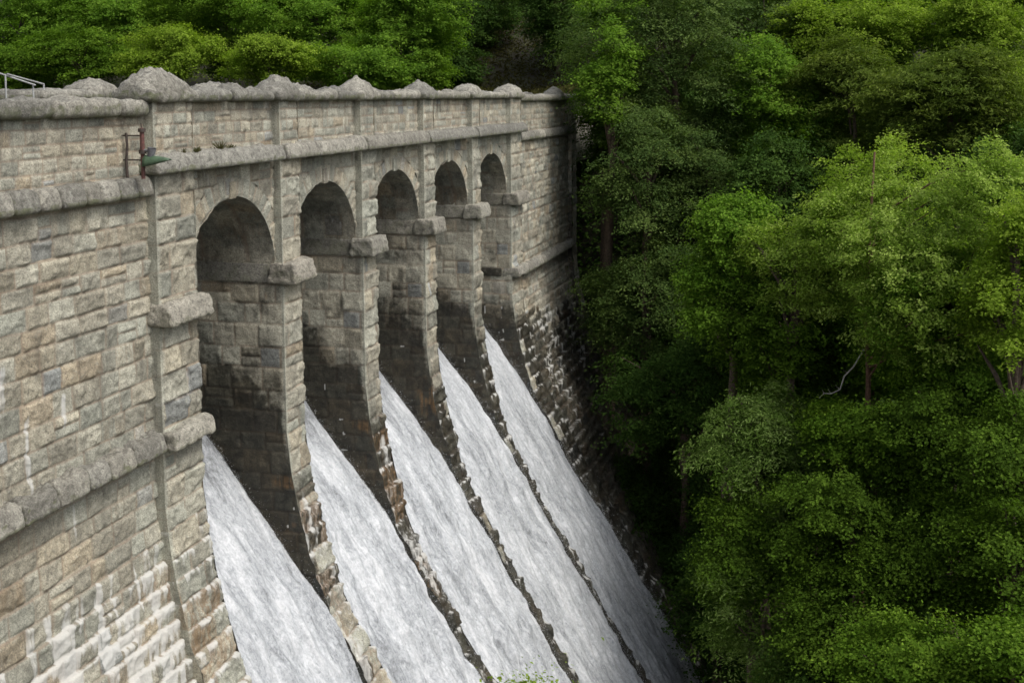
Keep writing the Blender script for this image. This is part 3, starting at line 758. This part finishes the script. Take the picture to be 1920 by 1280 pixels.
# ------------------------------------------------------------------ terrain
def ground_z(x, y):
    x = np.asarray(x, float); y = np.asarray(y, float)
    ys = np.interp(x, [3, 17], [68.0, 38.0]); yt = 75.5 + 0*x
    t = (y-ys)/(yt-ys)
    z = -30.5 + 28.7*np.clip(t, 0, 1)
    z = np.where(y > yt, -1.8 + np.interp(y, [75.5, 80, 104, 140, 200, 400], [0, 0.8, 4.0, 28, 70, 190]), z)
    up = x < -6.2
    zu = np.interp(y, [-40, -10, 4, 58, 66, 76, 100, 140, 200, 400], [20, -1.5, -14, -14, -8.2, -2.5, 0.8, 25, 70, 188])
    z = np.where(up, zu, z)
    # the near bank the photographer stands on
    nb = np.interp(y, [-60, -12, 1.5, 4.0, 12], [14, -1.7, -1.7, -2.6, -30.5])
    z = np.where((~up) & (y < 12), nb, z)
    # foot of the dam
    z = np.where((x > -6.2) & (x < 3) & (y > 12) & (y < 68), -31, z)
    z = np.where((x > -6.3) & (x < -0.3) & (y > 66) & (y < 80), np.minimum(z, -2.0), z)
    bank = (x > -1) & (y > 54.9) & (y < 70) & (x < 22)
    zb = np.interp(x, [4.2, 5.5, 7.5, 9.3, 12, 22], [-21.2, -23.2, -26.4, -29.2, -31, -31]) + 0.35*(y-55)*sstep(5, 8, x) + 0.0*y
    z = np.where(bank, np.maximum(z, zb), z)
    z = z + 0.5*fbm(x*.25, y*.25, x*0, 3, 4)*(np.abs(y-1) > 6)
    return z
gx = np.concatenate([np.linspace(-320, -40, 36)[:-1], np.linspace(-40, 60, 101)[:-1], np.linspace(60, 300, 31)])
gy = np.concatenate([np.linspace(-120, -10, 12)[:-1], np.linspace(-10, 120, 131)[:-1], np.linspace(120, 400, 36)])
S, T = np.meshgrid(gx, gy, indexing='ij')
o = mesh_obj('ground', np.stack([S, T, ground_z(S, T)], -1).reshape(-1, 3), grid_faces(len(gx), len(gy)), M_GROUND); o['kind'] = 'structure'

# ------------------------------------------------------------------ trees
def leaves(centers, normals, size, aspect, r, tint=None):
    """one folded leaf-sized quad at each centre"""
    n = len(centers)
    nrm = normals/np.linalg.norm(normals, axis=1, keepdims=True)
    t = r.normal(0, 1, (n, 3)); t -= nrm*(t*nrm).sum(1, keepdims=True); t /= np.linalg.norm(t, axis=1, keepdims=True)+1e-9
    b = np.cross(nrm, t)
    s = size*r.uniform(0.6, 1.35, n)[:, None]
    w = s/aspect
    v = np.stack([centers-t*s, centers+b*w+nrm*s*.12, centers+t*s-nrm*s*.18, centers-b*w+nrm*s*.12], 1).reshape(-1, 3)
    f = np.arange(4*n).reshape(n, 4)
    c = r.random(n) if tint is None else tint
    A = np.repeat(np.stack([np.clip(c, 0, 1), r.random(n), np.zeros(n), np.ones(n)], 1), 4, axis=0)
    return v, f, A

KIND = {   # leaf size, aspect, clump radius, flatness, droop, leaves per m2 of clump
 'ash':    dict(leaf=0.061, asp=1.9, cr=.38, flat=.55, droop=.35, dens=300, nc=1.0),
 'bright': dict(leaf=0.066, asp=1.5, cr=.50, flat=.45, droop=.30, dens=210, nc=1.0),
 'yellow': dict(leaf=0.064, asp=1.5, cr=.48, flat=.45, droop=.30, dens=210, nc=1.0),
 'mid':    dict(leaf=0.062, asp=1.5, cr=.52, flat=.36, droop=.35, dens=210, nc=1.0),
 'deep':   dict(leaf=0.062, asp=1.5, cr=.55, flat=.32, droop=.40, dens=210, nc=1.0),
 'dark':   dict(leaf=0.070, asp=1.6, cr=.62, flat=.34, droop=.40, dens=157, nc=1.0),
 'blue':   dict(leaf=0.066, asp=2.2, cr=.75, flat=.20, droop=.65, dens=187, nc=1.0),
 'olive':  dict(leaf=0.109, asp=3.5, cr=.75, flat=.24, droop=.15, dens=135, nc=1.1),
 'moss':   dict(leaf=0.094, asp=3.8, cr=.80, flat=.20, droop=.75, dens=165, nc=1.0),
}
def tube(P, R, n=7):
    P = np.asarray(P, float); V = []; F_ = []
    for k in range(len(P)):
        d = P[min(k+1, len(P)-1)]-P[max(k-1, 0)]; d = d/(np.linalg.norm(d)+1e-9)
        a = np.cross(d, [0.3, 1, 0.1]); a /= np.linalg.norm(a); b = np.cross(d, a)
        for j in range(n):
            t = 2*math.pi*j/n; V.append(P[k]+(a*math.cos(t)+b*math.sin(t))*R[k])
    for k in range(len(P)-1):
        for j in range(n):
            F_.append((k*n+j, k*n+(j+1) % n, (k+1)*n+(j+1) % n, (k+1)*n+j))
    return np.array(V), np.array(F_)
def tree(name, label, ctr, rad, kind, seed, group=None, lod=1.0, base=None, trunk_r=None, lobes=None, cat_='tree', fill=1.0, lean=None, bark=None):
    """a crown of leaf sprays carried on limbs, over a tapered trunk"""
    k = KIND[kind]; r = np.random.default_rng(seed); rad = np.array(rad, float); ctr = np.array(ctr, float)
    if base is None:
        bx, by = ctr[0]+r.normal(0, .4), ctr[1]+r.uniform(0.0, 1.0)
        base = np.array([bx, by, float(ground_z(bx, by))-.3])
        if base[2] > ctr[2]-rad[2]*.6: base[2] = ctr[2]-rad[2]-1.0
    root = empty(name, tuple(base)); tag(root, label, cat_, group)
    # lobes give the crown an uneven outline
    nl = lobes or 11
    LO = []
    for q in range(nl):
        d = r.normal(0, 1, 3); d /= np.linalg.norm(d); d[2] = d[2]*.9+.1
        LO.append((ctr+d*rad*r.uniform(.45, .80), rad*r.uniform(.26, .50)))
    LO.append((ctr, rad*.62))
    vols = np.array([np.prod(l[1])**(2/3) for l in LO]); leafsz = k['leaf']*lod
    C_ = []; 
    cr = k['cr']*(1+0.35*(lod-1))
    for (lc, lr), vv in zip(LO, vols):
        nc = int(fill*k['nc']*4*math.pi*vv/(cr*cr*1.15))+4
        d = r.normal(0, 1, (nc, 3)); d /= np.linalg.norm(d, axis=1, keepdims=True)
        rr = (r.uniform(.62, 1.03, nc)+0.14*(r.random(nc) < .12))[:, None]
        C_.append(lc+d*lr*rr)
    C_ = np.concatenate(C_)
    # drop clumps buried deep inside or hanging low
    q = (C_-ctr)/rad
    gap = fbm(C_[:, 0]/cr*.45, C_[:, 1]/cr*.45, C_[:, 2]/cr*.6, 2, seed % 97)
    C_ = C_[(np.linalg.norm(q, axis=1) > 0.42) & (gap > (-0.12 if kind == 'ash' else -0.2))]
    n_c = len(C_)
    out = (C_-ctr)/rad; out /= np.linalg.norm(out, axis=1, keepdims=True)+1e-9
    rc = cr*np.exp(r.normal(0, .38, n_c)).clip(.4, 2.0)
    per = np.maximum(8, (k['dens']*rc*rc/(lod*lod)*1.25)).astype(int)
    idx = np.repeat(np.arange(n_c), per); m = len(idx)
    # points inside a flattened clump, elongated outward and drooping at its rim
    a = r.uniform(0, 2*math.pi, m); rr = np.sqrt(r.random(m))
    lump = 0.75+0.35*np.sin(a*3+idx*1.7)+0.2*np.sin(a*5+idx*.9)
    px, py = np.cos(a)*rr*lump, np.sin(a)*rr*lump; pz = r.normal(0, 1, m)*k['flat']*0.55*np.sqrt(np.clip(1.15-rr, 0.05, 1))
    o2 = out[idx]; hor = o2.copy(); hor[:, 2] = 0; hor /= np.linalg.norm(hor, axis=1, keepdims=True)+1e-6
    lat = np.stack([-hor[:, 1], hor[:, 0], 0*a], 1)
    tiltn = r.normal(0, .22, n_c)[idx]
    P = C_[idx] + (hor*(px*1.25)[:, None]+lat*(py*.95)[:, None])*rc[idx][:, None]
    P[:, 2] += (pz - k['droop']*(rr**2)*0.55 - k['droop']*np.clip(px, -1, 1)*0.3 + tiltn*py)*rc[idx]
    nr = np.stack([hor[:, 0]*(.35+px*.4), hor[:, 1]*(.35+px*.4), np.ones(m)], 1)*1.0 + r.normal(0, .42, (m, 3))
    stray = (r.random(m) < .10)[:, None]*r.normal(0, 1, (m, 3))*(rc[idx][:, None]*.35); P = P+stray
    tint = np.clip(0.5+0.26*r.normal(0, 1, n_c)[idx] + 0.16*r.normal(0, 1, m), 0, 1)
    v, f, A = leaves(P, nr, leafsz, k['asp'], r, tint)
    o = mesh_obj('crown', v, f, LM[kind], smooth=False, attrs={'st': A}); to_parent(o, root)
    # trunk and limbs
    tr = trunk_r or 0.035*(ctr[2]+rad[2]-base[2])*0.55
    top = ctr+np.array([0, 0, rad[2]*.5]) if lean is None else np.array(lean, float)
    pts = [base]; N_ = 7
    for j in range(1, N_+1):
        t = j/N_; p = base*(1-t)+top*t + np.array([r.normal(0, .12), r.normal(0, .12), 0])*(1 if j < N_ else 0); pts.append(p)
    V, F_ = tube(pts, [tr*(1-.8*j/N_) for j in range(N_+1)], 8)
    VV = [V]; FF = [F_]; n = len(V)
    for j in range(13):
        c = C_[r.integers(n_c)]; t = np.clip((c[2]-1.5-base[2])/(top[2]-base[2])-.05, .35, .95)
        s = base*(1-t)+top*t; mid = (s+c)/2+np.array([0, 0, .25])
        V, F_ = tube([s, mid, c], [tr*.38*(1-t*.5), tr*.2, tr*.06], 5); VV.append(V); FF.append(F_+n); n += len(V)
    o = mesh_obj('trunk', np.concatenate(VV), np.concatenate(FF), bark or M_BARK); to_parent(o, root)
    return root

def T_(u, v, Y, wpx, hpx, kind, label, name='broadleaf_tree', seed=None, dy=None, group=None, lod=None, fill=1.0, lobes=None, trunk=None, cat_='tree'):
    c = at(u, v, Y); sc = (Y*math.cos(YAW)+4.0)/F_PX
    sc = float(np.dot(c-CAM, _f))/F_PX
    rx, rz = wpx/2*sc, hpx/2*sc
    return tree(name, label, c, (rx, dy or (rx+rz)/2*.9, rz), kind, seed or int(u*7+v*13), group, lod or 0.55+Y/100, fill=fill, lobes=lobes, trunk_r=trunk, cat_=cat_)

TREES = [
 # far behind the dam, left
 (40, 70, 92, 330, 220, 'bright', 'fresh green leafy tree in the top left corner, behind the white handrail'),
 (235, 60, 94, 300, 210, 'bright', 'broad green tree above and left of the largest domed cap stone'),
 (420, 40, 96, 280, 220, 'mid', 'darker green tree at the top edge, above the yellow-green bush'),
 (590, 60, 94, 300, 200, 'bright', 'green tree at the top edge, over the second parapet cap'),
 (745, 75, 88, 240, 210, 'bright', 'bright leafy tree ending the left wood, beside the dark gap'),
 (150, 120, 86, 230, 110, 'mid', 'low green tree just over the far parapet, right of the white handrail'),
 (20, 130, 86, 160, 100, 'mid', 'low green tree in the left corner directly over the white handrail'),
 (330, 110, 84, 190, 110, 'yellow', 'thin yellowish sapling with bare stems between two green trees'),
 (500, 122, 80, 230, 90, 'yellow', 'vivid yellow-green bush close behind the parapet'),
 (660, 120, 84, 220, 100, 'bright', 'rounded fresh green tree right of the yellow-green bush'),
 (770, 140, 86, 110, 80, 'mid', 'small green bush right at the parapet beside the dark gap'),
 (130, -10, 112, 330, 200, 'mid', 'green treetop at the top edge, between the top left corner and the widest cap stone'),
 (330, -20, 114, 330, 200, 'mid', 'green treetop at the top edge over the thin yellowish sapling'),
 (520, -20, 114, 330, 200, 'mid', 'green treetop at the top edge straight above the yellow-green bush'),
 (700, -20, 114, 300, 200, 'mid', 'green treetop at the top edge next to the dark gap'),
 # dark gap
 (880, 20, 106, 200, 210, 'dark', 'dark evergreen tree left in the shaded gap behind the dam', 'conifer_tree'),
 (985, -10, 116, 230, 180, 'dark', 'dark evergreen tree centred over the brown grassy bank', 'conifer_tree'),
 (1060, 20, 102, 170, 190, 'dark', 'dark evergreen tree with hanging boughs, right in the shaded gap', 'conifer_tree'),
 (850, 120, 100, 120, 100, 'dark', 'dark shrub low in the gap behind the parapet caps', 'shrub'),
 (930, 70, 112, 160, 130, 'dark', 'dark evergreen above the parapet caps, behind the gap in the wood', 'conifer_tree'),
 # right wood, from the top
 (1146, 165, 63, 110, 200, 'bright', 'small yellow-green tree at the end of the parapet'),
 (1150, 20, 80, 130, 130, 'bright', 'green tree top at the upper edge, above the end of the parapet'),
 (1270, 130, 66, 320, 360, 'blue', 'big dark blue-green tree with drooping sprays, right of the dam end'),
 (1215, 330, 62, 170, 240, 'blue', 'dark shadowy tree against the end of the dam wall'),
 (1330, 400, 64, 260, 300, 'blue', 'dark blue-green drooping tree between the dam end and the pale ash'),
 (1430, 30, 80, 260, 180, 'blue', 'dark tree at the top edge, left of the yellow-green canopy', 'conifer_tree'),
 (1440, 200, 68, 190, 300, 'bright', 'fresh green tree with layered leaf tufts, left of the olive evergreen'),
 (1600, 80, 78, 300, 200, 'yellow', 'yellow-green canopy at the top edge, left half of the upper right wood'),
 (1820, 80, 76, 280, 200, 'yellow', 'yellow-green canopy in the top right corner'),
 (1700, 10, 84, 300, 150, 'bright', 'green treetop at the upper edge between two yellow-green canopies'),
 (1890, 190, 72, 180, 190, 'yellow', 'yellow-green tree at the right edge above the pale ash'),
 (1600, 210, 66, 240, 220, 'olive', 'olive brown evergreen behind the pale ash, its left half', 'conifer_tree'),
 (1780, 190, 64, 260, 220, 'olive', 'olive brown evergreen directly above the crown of the pale ash', 'conifer_tree'),
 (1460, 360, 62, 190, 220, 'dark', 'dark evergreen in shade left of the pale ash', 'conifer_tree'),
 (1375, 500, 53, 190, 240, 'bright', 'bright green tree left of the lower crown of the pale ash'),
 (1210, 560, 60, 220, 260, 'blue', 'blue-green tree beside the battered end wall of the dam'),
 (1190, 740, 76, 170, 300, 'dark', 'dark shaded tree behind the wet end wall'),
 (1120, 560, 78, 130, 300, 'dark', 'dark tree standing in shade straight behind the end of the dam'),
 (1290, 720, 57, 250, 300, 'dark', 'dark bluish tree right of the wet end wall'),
 (1900, 330, 60, 200, 220, 'dark', 'dark evergreen at the right edge beside the pale ash', 'conifer_tree'),
 (1460, 660, 52, 220, 300, 'deep', 'mid green tree in shade left of the reddish trunk'),
 (1640, 620, 54, 260, 320, 'mid', 'mid green tree behind the reddish trunk of the pale ash'),
 (1790, 640, 47, 260, 300, 'mid', 'mid green tree under the right side of the pale ash'),
 (1905, 540, 43, 160, 330, 'yellow', 'pale yellow-green tree at the right edge, lower than the ash'),
 (1880, 730, 45, 160, 200, 'bright', 'green tree at the right edge below the pale yellow-green one'),
 (1630, 840, 45, 220, 190, 'mid', 'leafy green tree with a domed crown below the reddish trunk'),
 (1780, 850, 44, 260, 240, 'deep', 'green tree right of the domed crown, in the lower wood'),
 (1430, 860, 47, 190, 260, 'moss', 'drooping hemlock with pale bough tips above its dark skirt', 'hemlock_tree'),
 (1530, 900, 48, 200, 240, 'deep', 'green tree between the drooping hemlock and the domed crown'),
 (1400, 1030, 45, 210, 240, 'deep', 'green tree under the drooping hemlock'),
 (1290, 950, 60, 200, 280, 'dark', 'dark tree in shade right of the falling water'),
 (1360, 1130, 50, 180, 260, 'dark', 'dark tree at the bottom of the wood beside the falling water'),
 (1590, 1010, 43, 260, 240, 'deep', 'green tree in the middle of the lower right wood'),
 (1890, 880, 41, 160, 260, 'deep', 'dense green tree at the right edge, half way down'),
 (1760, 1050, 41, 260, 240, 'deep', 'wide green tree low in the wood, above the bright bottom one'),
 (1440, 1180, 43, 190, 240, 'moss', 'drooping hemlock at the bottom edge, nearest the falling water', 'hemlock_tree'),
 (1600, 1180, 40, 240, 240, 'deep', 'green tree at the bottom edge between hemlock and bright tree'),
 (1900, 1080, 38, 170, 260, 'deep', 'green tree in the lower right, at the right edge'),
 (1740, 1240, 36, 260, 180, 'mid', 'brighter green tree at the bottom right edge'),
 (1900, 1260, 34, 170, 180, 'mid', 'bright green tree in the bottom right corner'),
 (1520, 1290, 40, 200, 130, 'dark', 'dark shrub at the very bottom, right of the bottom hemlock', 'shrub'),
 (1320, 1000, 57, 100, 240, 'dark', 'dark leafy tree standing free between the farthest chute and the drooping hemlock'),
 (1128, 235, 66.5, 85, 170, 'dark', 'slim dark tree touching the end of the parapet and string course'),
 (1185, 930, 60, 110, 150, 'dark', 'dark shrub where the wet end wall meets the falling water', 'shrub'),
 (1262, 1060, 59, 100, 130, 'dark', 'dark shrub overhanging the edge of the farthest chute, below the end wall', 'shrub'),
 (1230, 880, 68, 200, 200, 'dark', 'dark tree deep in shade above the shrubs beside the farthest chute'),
 (1010, 70, 120, 200, 110, 'dark', 'black shaded evergreen just over the brown bank', 'conifer_tree'),
 (1400, -30, 100, 330, 160, 'mid', 'green treetop at the top edge, behind the dark drooping tree'),
 (1560, -30, 102, 330, 160, 'mid', 'green treetop at the top edge, left behind the yellow-green canopies'),
 (1850, -30, 100, 330, 160, 'mid', 'green treetop at the top edge, behind the top right corner'),
 (1230, -30, 98, 250, 160, 'mid', 'green treetop at the top edge above the dark drooping tree'),
]
for tdef in TREES:
    u, v, Y, w, h, kd, lab = tdef[:7]; nm = tdef[7] if len(tdef) > 7 else 'broadleaf_tree'
    T_(u, v, Y, w*1.15, h*1.2, kd, lab, nm, cat_='shrub' if nm == 'shrub' else 'tree')

# the pale ash: one trunk, several masses of foliage
_c = at(1715, 455, 49); _sc = float(np.dot(_c-CAM, _f))/F_PX
_b = at(1618, 760, 48.0); _b[2] = float(ground_z(_b[0], _b[1]))-.3; _t = at(1640, 285, 49.0)
tree('ash_tree', 'tall pale green ash with a broad crown and a reddish trunk', _c, (245*_sc, 215*_sc, 265*_sc), 'ash', 5, lod=1.04, base=_b, lean=_t, trunk_r=0.2, lobes=14, bark=M_REDBARK)
T_(1490, 520, 50, 180, 230, 'ash', 'smaller pale ash crown left of the tall ash', 'ash_tree', seed=9, lobes=8)

# undergrowth over the slopes
def undergrowth():
    r = np.random.default_rng(12); n = 260000
    x = r.uniform(-2, 32, n); y = r.uniform(40, 98, n)
    z = ground_z(x, y); ok = (z < 8) & ~((x < 9) & (y < 69)) | ((x > 4.3) & (y > 55.3))
    x, y, z = x[ok], y[ok], z[ok]; m = len(x)
    h = np.clip(fbm(x*.5, y*.5, x*0, 3, 3)*2.2+0.9, 0.05, 2.2)*r.random(m)**.5
    P = np.stack([x, y, z+h], 1); nr = r.normal(0, .5, (m, 3)); nr[:, 2] += 1; nr[:, 1] -= .4
    v, f, A = leaves(P, nr, 0.16, 1.5, r)
    o = mesh_obj('undergrowth', v, f, LM['dark'], smooth=False, attrs={'st': A})
    tag(o, 'low dark green undergrowth covering the steep bank between the trees', 'undergrowth', kind='stuff')
undergrowth()
M_GRASS = leaf_material('rough_grass', (0.035, 0.032, 0.010), (0.05, 0.048, 0.014), (0.075, 0.08, 0.02), 0.2)
def bank_grass():
    r = np.random.default_rng(5); n = 60000
    x = r.uniform(-34, 14, n); y = r.uniform(78, 116, n); z = ground_z(x, y)
    P = np.stack([x, y, z+r.uniform(0, .22, n)], 1); nr = r.normal(0, .6, (n, 3)); nr[:, 1] -= .8; nr[:, 2] += .5
    v, f, A = leaves(P, nr, 0.17, 2.6, r, np.clip(.5+.5*fbm(x*.4, y*.4, x*0, 3, 6)+r.normal(0, .15, n), 0, 1))
    tag(mesh_obj('grass', v, f, M_GRASS, smooth=False, attrs={'st': A}), 'brown and olive rough grass on the shaded bank behind the dam', 'grass', kind='stuff')
bank_grass()

# ------------------------------------------------------------------ small things
def cyl_between(p, q, r, n=10): return tube([p, q], [r, r], n)
def joined(name, parts, mat, parent=None, smooth=True):
    VV, FF, n = [], [], 0
    for V, F_ in parts: VV.append(V); FF.append(np.asarray(F_)+n); n += len(V)
    o = mesh_obj(name, np.concatenate(VV), np.concatenate(FF), mat, smooth=smooth)
    if parent: to_parent(o, parent)
    return o
# rusty standpipe on the wing wall with its bracket arm, then the green hooded lamp
yP = 22.25; xP = REC+0.22
pp = lambda u, v: at(u, v, yP)
root = empty('standpipe', (xP, yP, -1.72)); tag(root, 'rusty red standpipe fixed to the wall beside the green hooded lamp', 'pipe')
zt, zb = -0.62, -1.74
xs = 0.27
joined('pipe', [tube([(xs, yP, zb), (xs, yP, -1.2)], [.045, .045], 12), tube([(xs, yP, -1.2), (xs, yP, zt)], [.055, .05], 12), tube([(xs, yP, zt), (xs, yP, zt+.02)], [.05, .0], 12)], M_RUST, root)
for zz_ in (-0.78, -1.32): joined('bracket', [cyl_between((xs, yP, zz_), (-0.22, yP, zz_), .016)], M_IRON, root)
joined('tip', [tube([(xs-.0, yP, -0.66), (xs-.02, yP, -.5)], [.02, .008], 6)], M_IRON, root)
joined('conduit', [tube([(-.12, yP-.02, -.72), (-.1, yP-.02, -1.0), (-.14, yP-.02, -1.35), (-.12, yP-.02, -1.74)], [.03, .028, .032, .035], 8)], M_IRON, root)
for zz_ in (-.70, -1.18): joined('clamp', [tube([(xs, yP, zz_), (xs, yP, zz_+.08)], [.085, .085], 10)], M_IRON, root)
root = empty('hooded_lamp', (xs+.1, yP, -1.2)); tag(root, 'green hooded lamp pointing right from the rusty standpipe', 'lamp')
def hood():
    acc = Acc(); n = 14; m = 10; V = []
    for j in range(m):
        t = j/(m-1); x = xs+.07+t*.62; zc = -1.36+0.045*t; 
        ht = 0.20*(1-t)**.8+0.02; wd = 0.14*(1-.5*t)
        for k in range(n):
            a = math.pi*k/(n-1); V.append((x, yP+wd*math.cos(a), zc-.10*(1-t)+ht*1.15*math.sin(a)**.8))
    F_ = [(j*n+k, j*n+k+1, (j+1)*n+k+1, (j+1)*n+k) for j in range(m-1) for k in range(n-1)]
    F_ += [(k, 0, 0, k+1) for k in range(0)]
    V = np.array(V); base = len(V)
    V = np.vstack([V, [(xs+.07, yP, -1.46)]])
    o = mesh_obj('hood', V, np.array(F_), M_GREEN); to_parent(o, root)
    mod = o.modifiers.new('thick', 'SOLIDIFY'); mod.thickness = 0.012
    joined('back_plate', [(np.array([(xs+.066, yP-.13, -1.46), (xs+.066, yP+.13, -1.46), (xs+.066, yP+.10, -1.27), (xs+.066, yP-.10, -1.27), (xs+.05, yP-.13, -1.46), (xs+.05, yP+.13, -1.46), (xs+.05, yP+.10, -1.27), (xs+.05, yP-.10, -1.27)]),
        np.array([(0, 1, 2, 3), (7, 6, 5, 4), (0, 4, 5, 1), (1, 5, 6, 2), (2, 6, 7, 3), (3, 7, 4, 0)]))], M_GREEN, root, smooth=False)
hood()
joined('fitting', [tube([(xs+.2, yP, -1.24), (xs+.24, yP, -1.05)], [.075, .095], 14), tube([(xs+.24, yP, -1.05), (xs+.24, yP, -1.045)], [.095, .0], 14), cyl_between((xs, yP, -1.10), (xs+.22, yP, -1.13), .03)], M_GREY, root)

# handrail behind the upstream parapet
yR = 26.0; root = empty('handrail', tuple(at(40, 170, yR)+np.array([0, 0, -1.0]))); tag(root, 'white metal handrail sloping down beside the far parapet', 'handrail')
def rl(u0, v0, Ya, u1, v1, Yb, r=.022): return cyl_between(at(u0, v0, Ya), at(u1, v1, Yb), r)
joined('rail', [rl(-60, 118, 24, 66, 160, 26), ], M_RAIL, root); joined('rail', [rl(12, 139, 25, 82, 158, 27)], M_RAIL, root)
for u, v, Y in ((10, 142, 25), (62, 160, 26), (82, 158, 27)):
    joined('post', [cyl_between(at(u, v-1, Y), at(u, v, Y)+np.array([0, 0, -2.0]), .022)], M_RAIL, root)

# weeds in the joints above the string course
def tuft(p, h, seed, label, mat):
    r = np.random.default_rng(seed); n = 60
    d = r.normal(0, 1, (n, 3)); d[:, 2] = np.abs(d[:, 2])+1.0; d /= np.linalg.norm(d, axis=1, keepdims=True)
    L1 = h*r.uniform(.5, 1.1, n)[:, None]; w = r.normal(0, 1, (n, 3)); w -= d*(w*d).sum(1, keepdims=True); w /= np.linalg.norm(w, axis=1, keepdims=True); w *= .012
    P = np.array(p)+r.normal(0, .05, (n, 3))*np.array([.5, 1, .2])
    V = np.stack([P-w, P+w, P+d*L1+w*.3, P+d*L1-w*.3+np.array([0, 0, -.02])], 1).reshape(-1, 3)
    A = np.repeat(np.stack([r.random(n), r.random(n), np.zeros(n), np.ones(n)], 1), 4, axis=0)
    o = mesh_obj('weed', V, np.arange(4*n).reshape(n, 4), mat, smooth=False, attrs={'st': A})
    tag(o, label, 'weed', 'weeds on the ledge of the string course')
M_WEED = leaf_material('dry_weed', (0.07, 0.06, 0.03), (0.10, 0.09, 0.05), (0.12, 0.13, 0.06))
for k, (yy, h) in enumerate(((24.3, .12), (25.0, .16), (26.05, .26), (26.6, .14))):
    tuft((0.0, yy, Z_STR1+.0), h, 60+k, ['tiny dry weed on the string course nearest the green lamp', 'small dry weed on the string course, second from the green lamp', 'largest weed tuft on the string course over the first arch', 'small weed just right of the largest tuft on the string course'][k], M_WEED)

# bare branch against the dark wood, and a sapling whose tip shows at the bottom
P_ = [at(1620, 655, 48.0), at(1600, 688, 47.8), at(1583, 705, 47.6), at(1575, 730, 47.5), at(1558, 738, 47.4), at(1545, 737, 47.3), at(1536, 746, 47.2)]
V, F_ = tube(P_, [.035, .032, .028, .024, .02, .015, .008], 6)
VV, FF, n_ = [V], [F_], len(V)
for a_, b_ in (((1575, 730, 47.5), (1566, 722, 47.3)), ((1558, 738, 47.4), (1552, 728, 47.3)), ((1545, 737, 47.3), (1541, 730, 47.1)), ((1590, 698, 47.7), (1580, 694, 47.4))):
    V, F_ = tube([at(*a_), at(*b_)], [.014, .004], 5); VV.append(V); FF.append(F_+n_); n_ += len(V)
o = mesh_obj('dead_branch', np.concatenate(VV), np.concatenate(FF), M_DEAD); tag(o, 'pale bare broken branch hanging left of the reddish trunk', 'branch')
c = at(995, 1358, 14)
tree('sapling', 'young yellow-green sapling whose tip shows at the bottom edge before the water', c, (.32, .32, .46), 'yellow', 77, lod=0.45, trunk_r=0.03, lobes=4, base=np.array([c[0], c[1], float(ground_z(c[0], 12))]))
